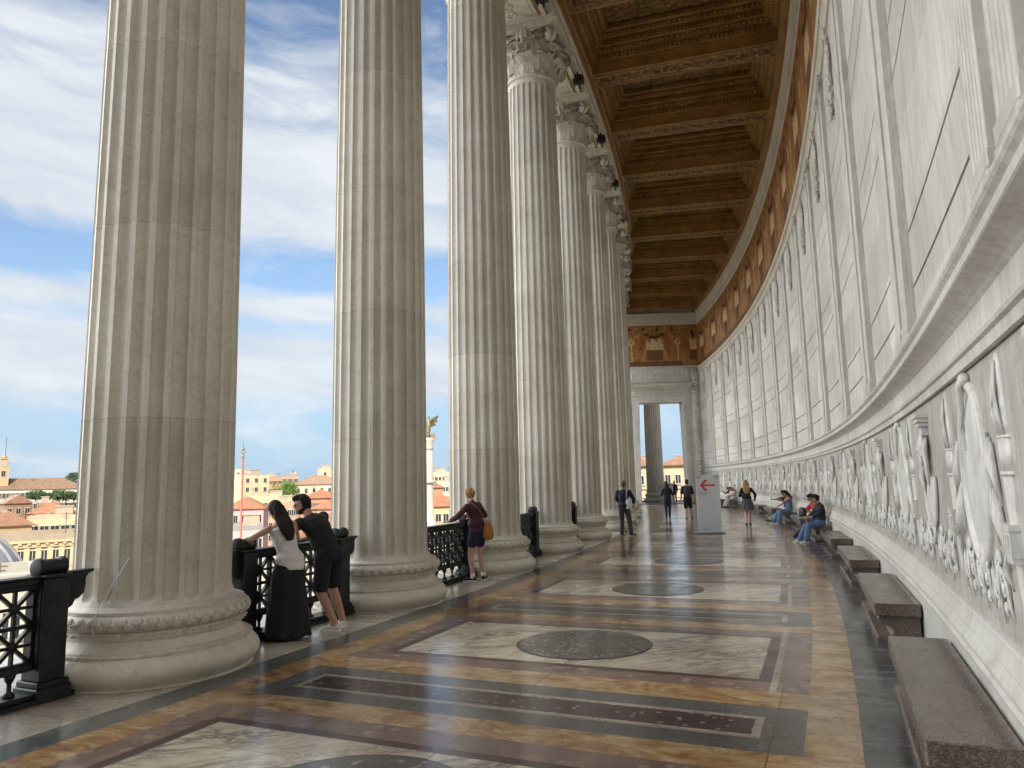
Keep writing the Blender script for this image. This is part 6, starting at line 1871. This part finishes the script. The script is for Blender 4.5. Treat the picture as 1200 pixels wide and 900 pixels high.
# ================================================================== light, sky, camera
SUN_EL, SUN_AZ = 36, -62      # sun stands behind the wall; azimuth of the sun measured from +x toward +y
def build_light():
    w = bpy.data.worlds.new('World'); SC.world = w; w.use_nodes = True
    nt = w.node_tree; nt.nodes.clear()
    n = N.__new__(N); n.nt = nt; n.b = None
    out = n.n('ShaderNodeOutputWorld'); bg = n.n('ShaderNodeBackground'); n.l(bg.outputs[0], out.inputs[0])
    sky = n.n('ShaderNodeTexSky'); sky.sky_type = 'NISHITA'; sky.sun_disc = False
    sky.sun_elevation = R_(SUN_EL); sky.sun_rotation = R_(90-SUN_AZ); sky.altitude = 60; sky.air_density = 1.0; sky.dust_density = .6; sky.ozone_density = 1.6
    g = n.n('ShaderNodeTexCoord').outputs['Generated']
    sp = n.n('ShaderNodeSeparateXYZ'); n.l(g, sp.inputs[0])
    el = n.math('MULTIPLY', n.math('ARCSINE', sp.outputs[2]), 180/PI)
    az = n.math('MULTIPLY', n.math('ARCTAN2', sp.outputs[1], sp.outputs[0]), 180/PI)
    az2 = az
    cb = n.n('ShaderNodeCombineXYZ'); n.l(n.math('MULTIPLY', az, .022), cb.inputs[0]); n.l(n.math('MULTIPLY', n.math('ADD', el, n.math('MULTIPLY', az, SKY_TILT)), .13), cb.inputs[1])
    band = n.noise(cb.outputs[0], 1.0, 7, .58, .35)
    cb2 = n.n('ShaderNodeCombineXYZ'); n.l(n.math('MULTIPLY', n.math('ADD', az, n.math('MULTIPLY', el, .9)), .085), cb2.inputs[0]); n.l(n.math('MULTIPLY', n.math('SUBTRACT', el, n.math('MULTIPLY', az, .15)), .30), cb2.inputs[1])
    fine = n.noise(cb2.outputs[0], 1.0, 8, .6, .6)
    # cover by elevation, as photographed: clear strip, cloud bank, blue top
    cov = n.ramp(n.math('DIVIDE', el, 60.0), SKY_COV)
    k = n.math('ADD', n.math('MULTIPLY', n.math('SUBTRACT', band, .5), .85), n.math('MULTIPLY', n.math('SUBTRACT', fine, .5), .78))
    cl = n.ramp(n.math('ADD', k, cov), [(.34, .0), (.55, .55), (.74, 1.0)])
    # small cumulus spots
    for (a0, e0, wa, we, amp) in SKY_BLOBS:
        d = n.math('ADD', n.math('POWER', n.math('DIVIDE', n.math('SUBTRACT', az, a0), wa), 2.0), n.math('POWER', n.math('DIVIDE', n.math('SUBTRACT', el, e0), we), 2.0))
        d = n.math('ADD', d, n.math('MULTIPLY', n.math('SUBTRACT', fine, .5), 6.5))
        blob = n.ramp(d, [(.25, amp), (1.25, .0)])
        cl = n.math('MAXIMUM', cl, blob)
    skyc = n.mix(1.0, sky.outputs[0], SKY_TINT, 'MULTIPLY')
    skyc = n.mix(n.ramp(n.math('DIVIDE', el, 60.0), [(.0, .92), (.10, .75), (.3, .0)]), skyc, (2.3, 3.5, 4.9))
    # two added cloud banks outside the view, over-bright to fill the interior with light
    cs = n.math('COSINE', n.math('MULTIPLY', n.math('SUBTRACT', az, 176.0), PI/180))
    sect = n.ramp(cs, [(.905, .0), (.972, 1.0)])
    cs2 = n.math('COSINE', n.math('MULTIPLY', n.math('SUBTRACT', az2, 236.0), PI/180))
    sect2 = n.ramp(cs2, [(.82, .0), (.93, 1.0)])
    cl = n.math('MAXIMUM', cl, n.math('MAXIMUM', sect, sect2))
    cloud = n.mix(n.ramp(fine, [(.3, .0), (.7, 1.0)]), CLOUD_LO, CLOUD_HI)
    gain = n.math('ADD', n.math('ADD', 1.0, n.math('MULTIPLY', sect2, FILL_BANK2)), n.math('MULTIPLY', sect, FILL_BANK-1))
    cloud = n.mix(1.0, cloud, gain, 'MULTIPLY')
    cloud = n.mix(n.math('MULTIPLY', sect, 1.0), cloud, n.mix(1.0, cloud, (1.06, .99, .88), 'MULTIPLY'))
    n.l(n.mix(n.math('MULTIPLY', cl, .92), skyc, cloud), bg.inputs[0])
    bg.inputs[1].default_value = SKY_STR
    L = bpy.data.lights.new('sun', 'SUN'); L.energy = SUN_STR; L.angle = R_(.53); L.color = (1, .93, .82)
    o = bpy.data.objects.new('sun', L); COL.objects.link(o)
    d = Vector((math.cos(R_(SUN_EL))*math.cos(R_(SUN_AZ)), math.cos(R_(SUN_EL))*math.sin(R_(SUN_AZ)), math.sin(R_(SUN_EL))))
    o.rotation_euler = (-d).to_track_quat('-Z', 'Y').to_euler(); o.location = (60, -60, 80)
SKY_TILT = .02
SKY_COV = [(.0, .34), (.09, .42), (.13, .84), (.18, .92), (.205, .58), (.225, .84), (.255, .16), (.285, .26), (.32, .86), (.40, .92), (.47, .66), (.50, .60), (.545, .34), (.60, .20), (.72, .25), (.85, .5)]
SKY_BLOBS = []
SKY_TINT = (1.0, 1.0, 1.0)
CLOUD_LO, CLOUD_HI = (3.9, 4.3, 4.8), (5.3, 5.5, 5.7)
SKY_STR, SUN_STR, EXPO, FILL_BANK = .05, 2.0, 1.75, 8.0
FILL_BANK2 = 2.5  # both bank gains exceed real cloud brightness, raised as interior fill light
def build_camera():
    c = bpy.data.cameras.new('camera'); o = bpy.data.objects.new('camera', c); COL.objects.link(o)
    c.sensor_fit = 'HORIZONTAL'; c.sensor_width = 36; c.lens = 36*FPX/1200; c.clip_start = .05; c.clip_end = 60000
    Mx = Matrix(((_Rt.x, _Up.x, -_F.x), (_Rt.y, _Up.y, -_F.y), (_Rt.z, _Up.z, -_F.z)))
    o.matrix_world = Matrix.Translation(EYEP) @ Mx.to_4x4()
    SC.camera = o
    vs = SC.view_settings; vs.view_transform = 'Standard'; vs.look = 'None'; vs.gamma = 1; vs.use_curve_mapping = False; vs.exposure = EXPO
    cy = SC.cycles
    try: cy.max_bounces = 8; cy.diffuse_bounces = 5; cy.glossy_bounces = 4; cy.use_denoising = True
    except Exception: pass
def main():
    build_light(); build_camera()
    build_floor(); build_columns(); build_railings(); build_wall(); build_ceiling(); build_endwall(); build_benches(); build_sign()
    build_people(); build_city()
    bpy.context.view_layer.update()
main()
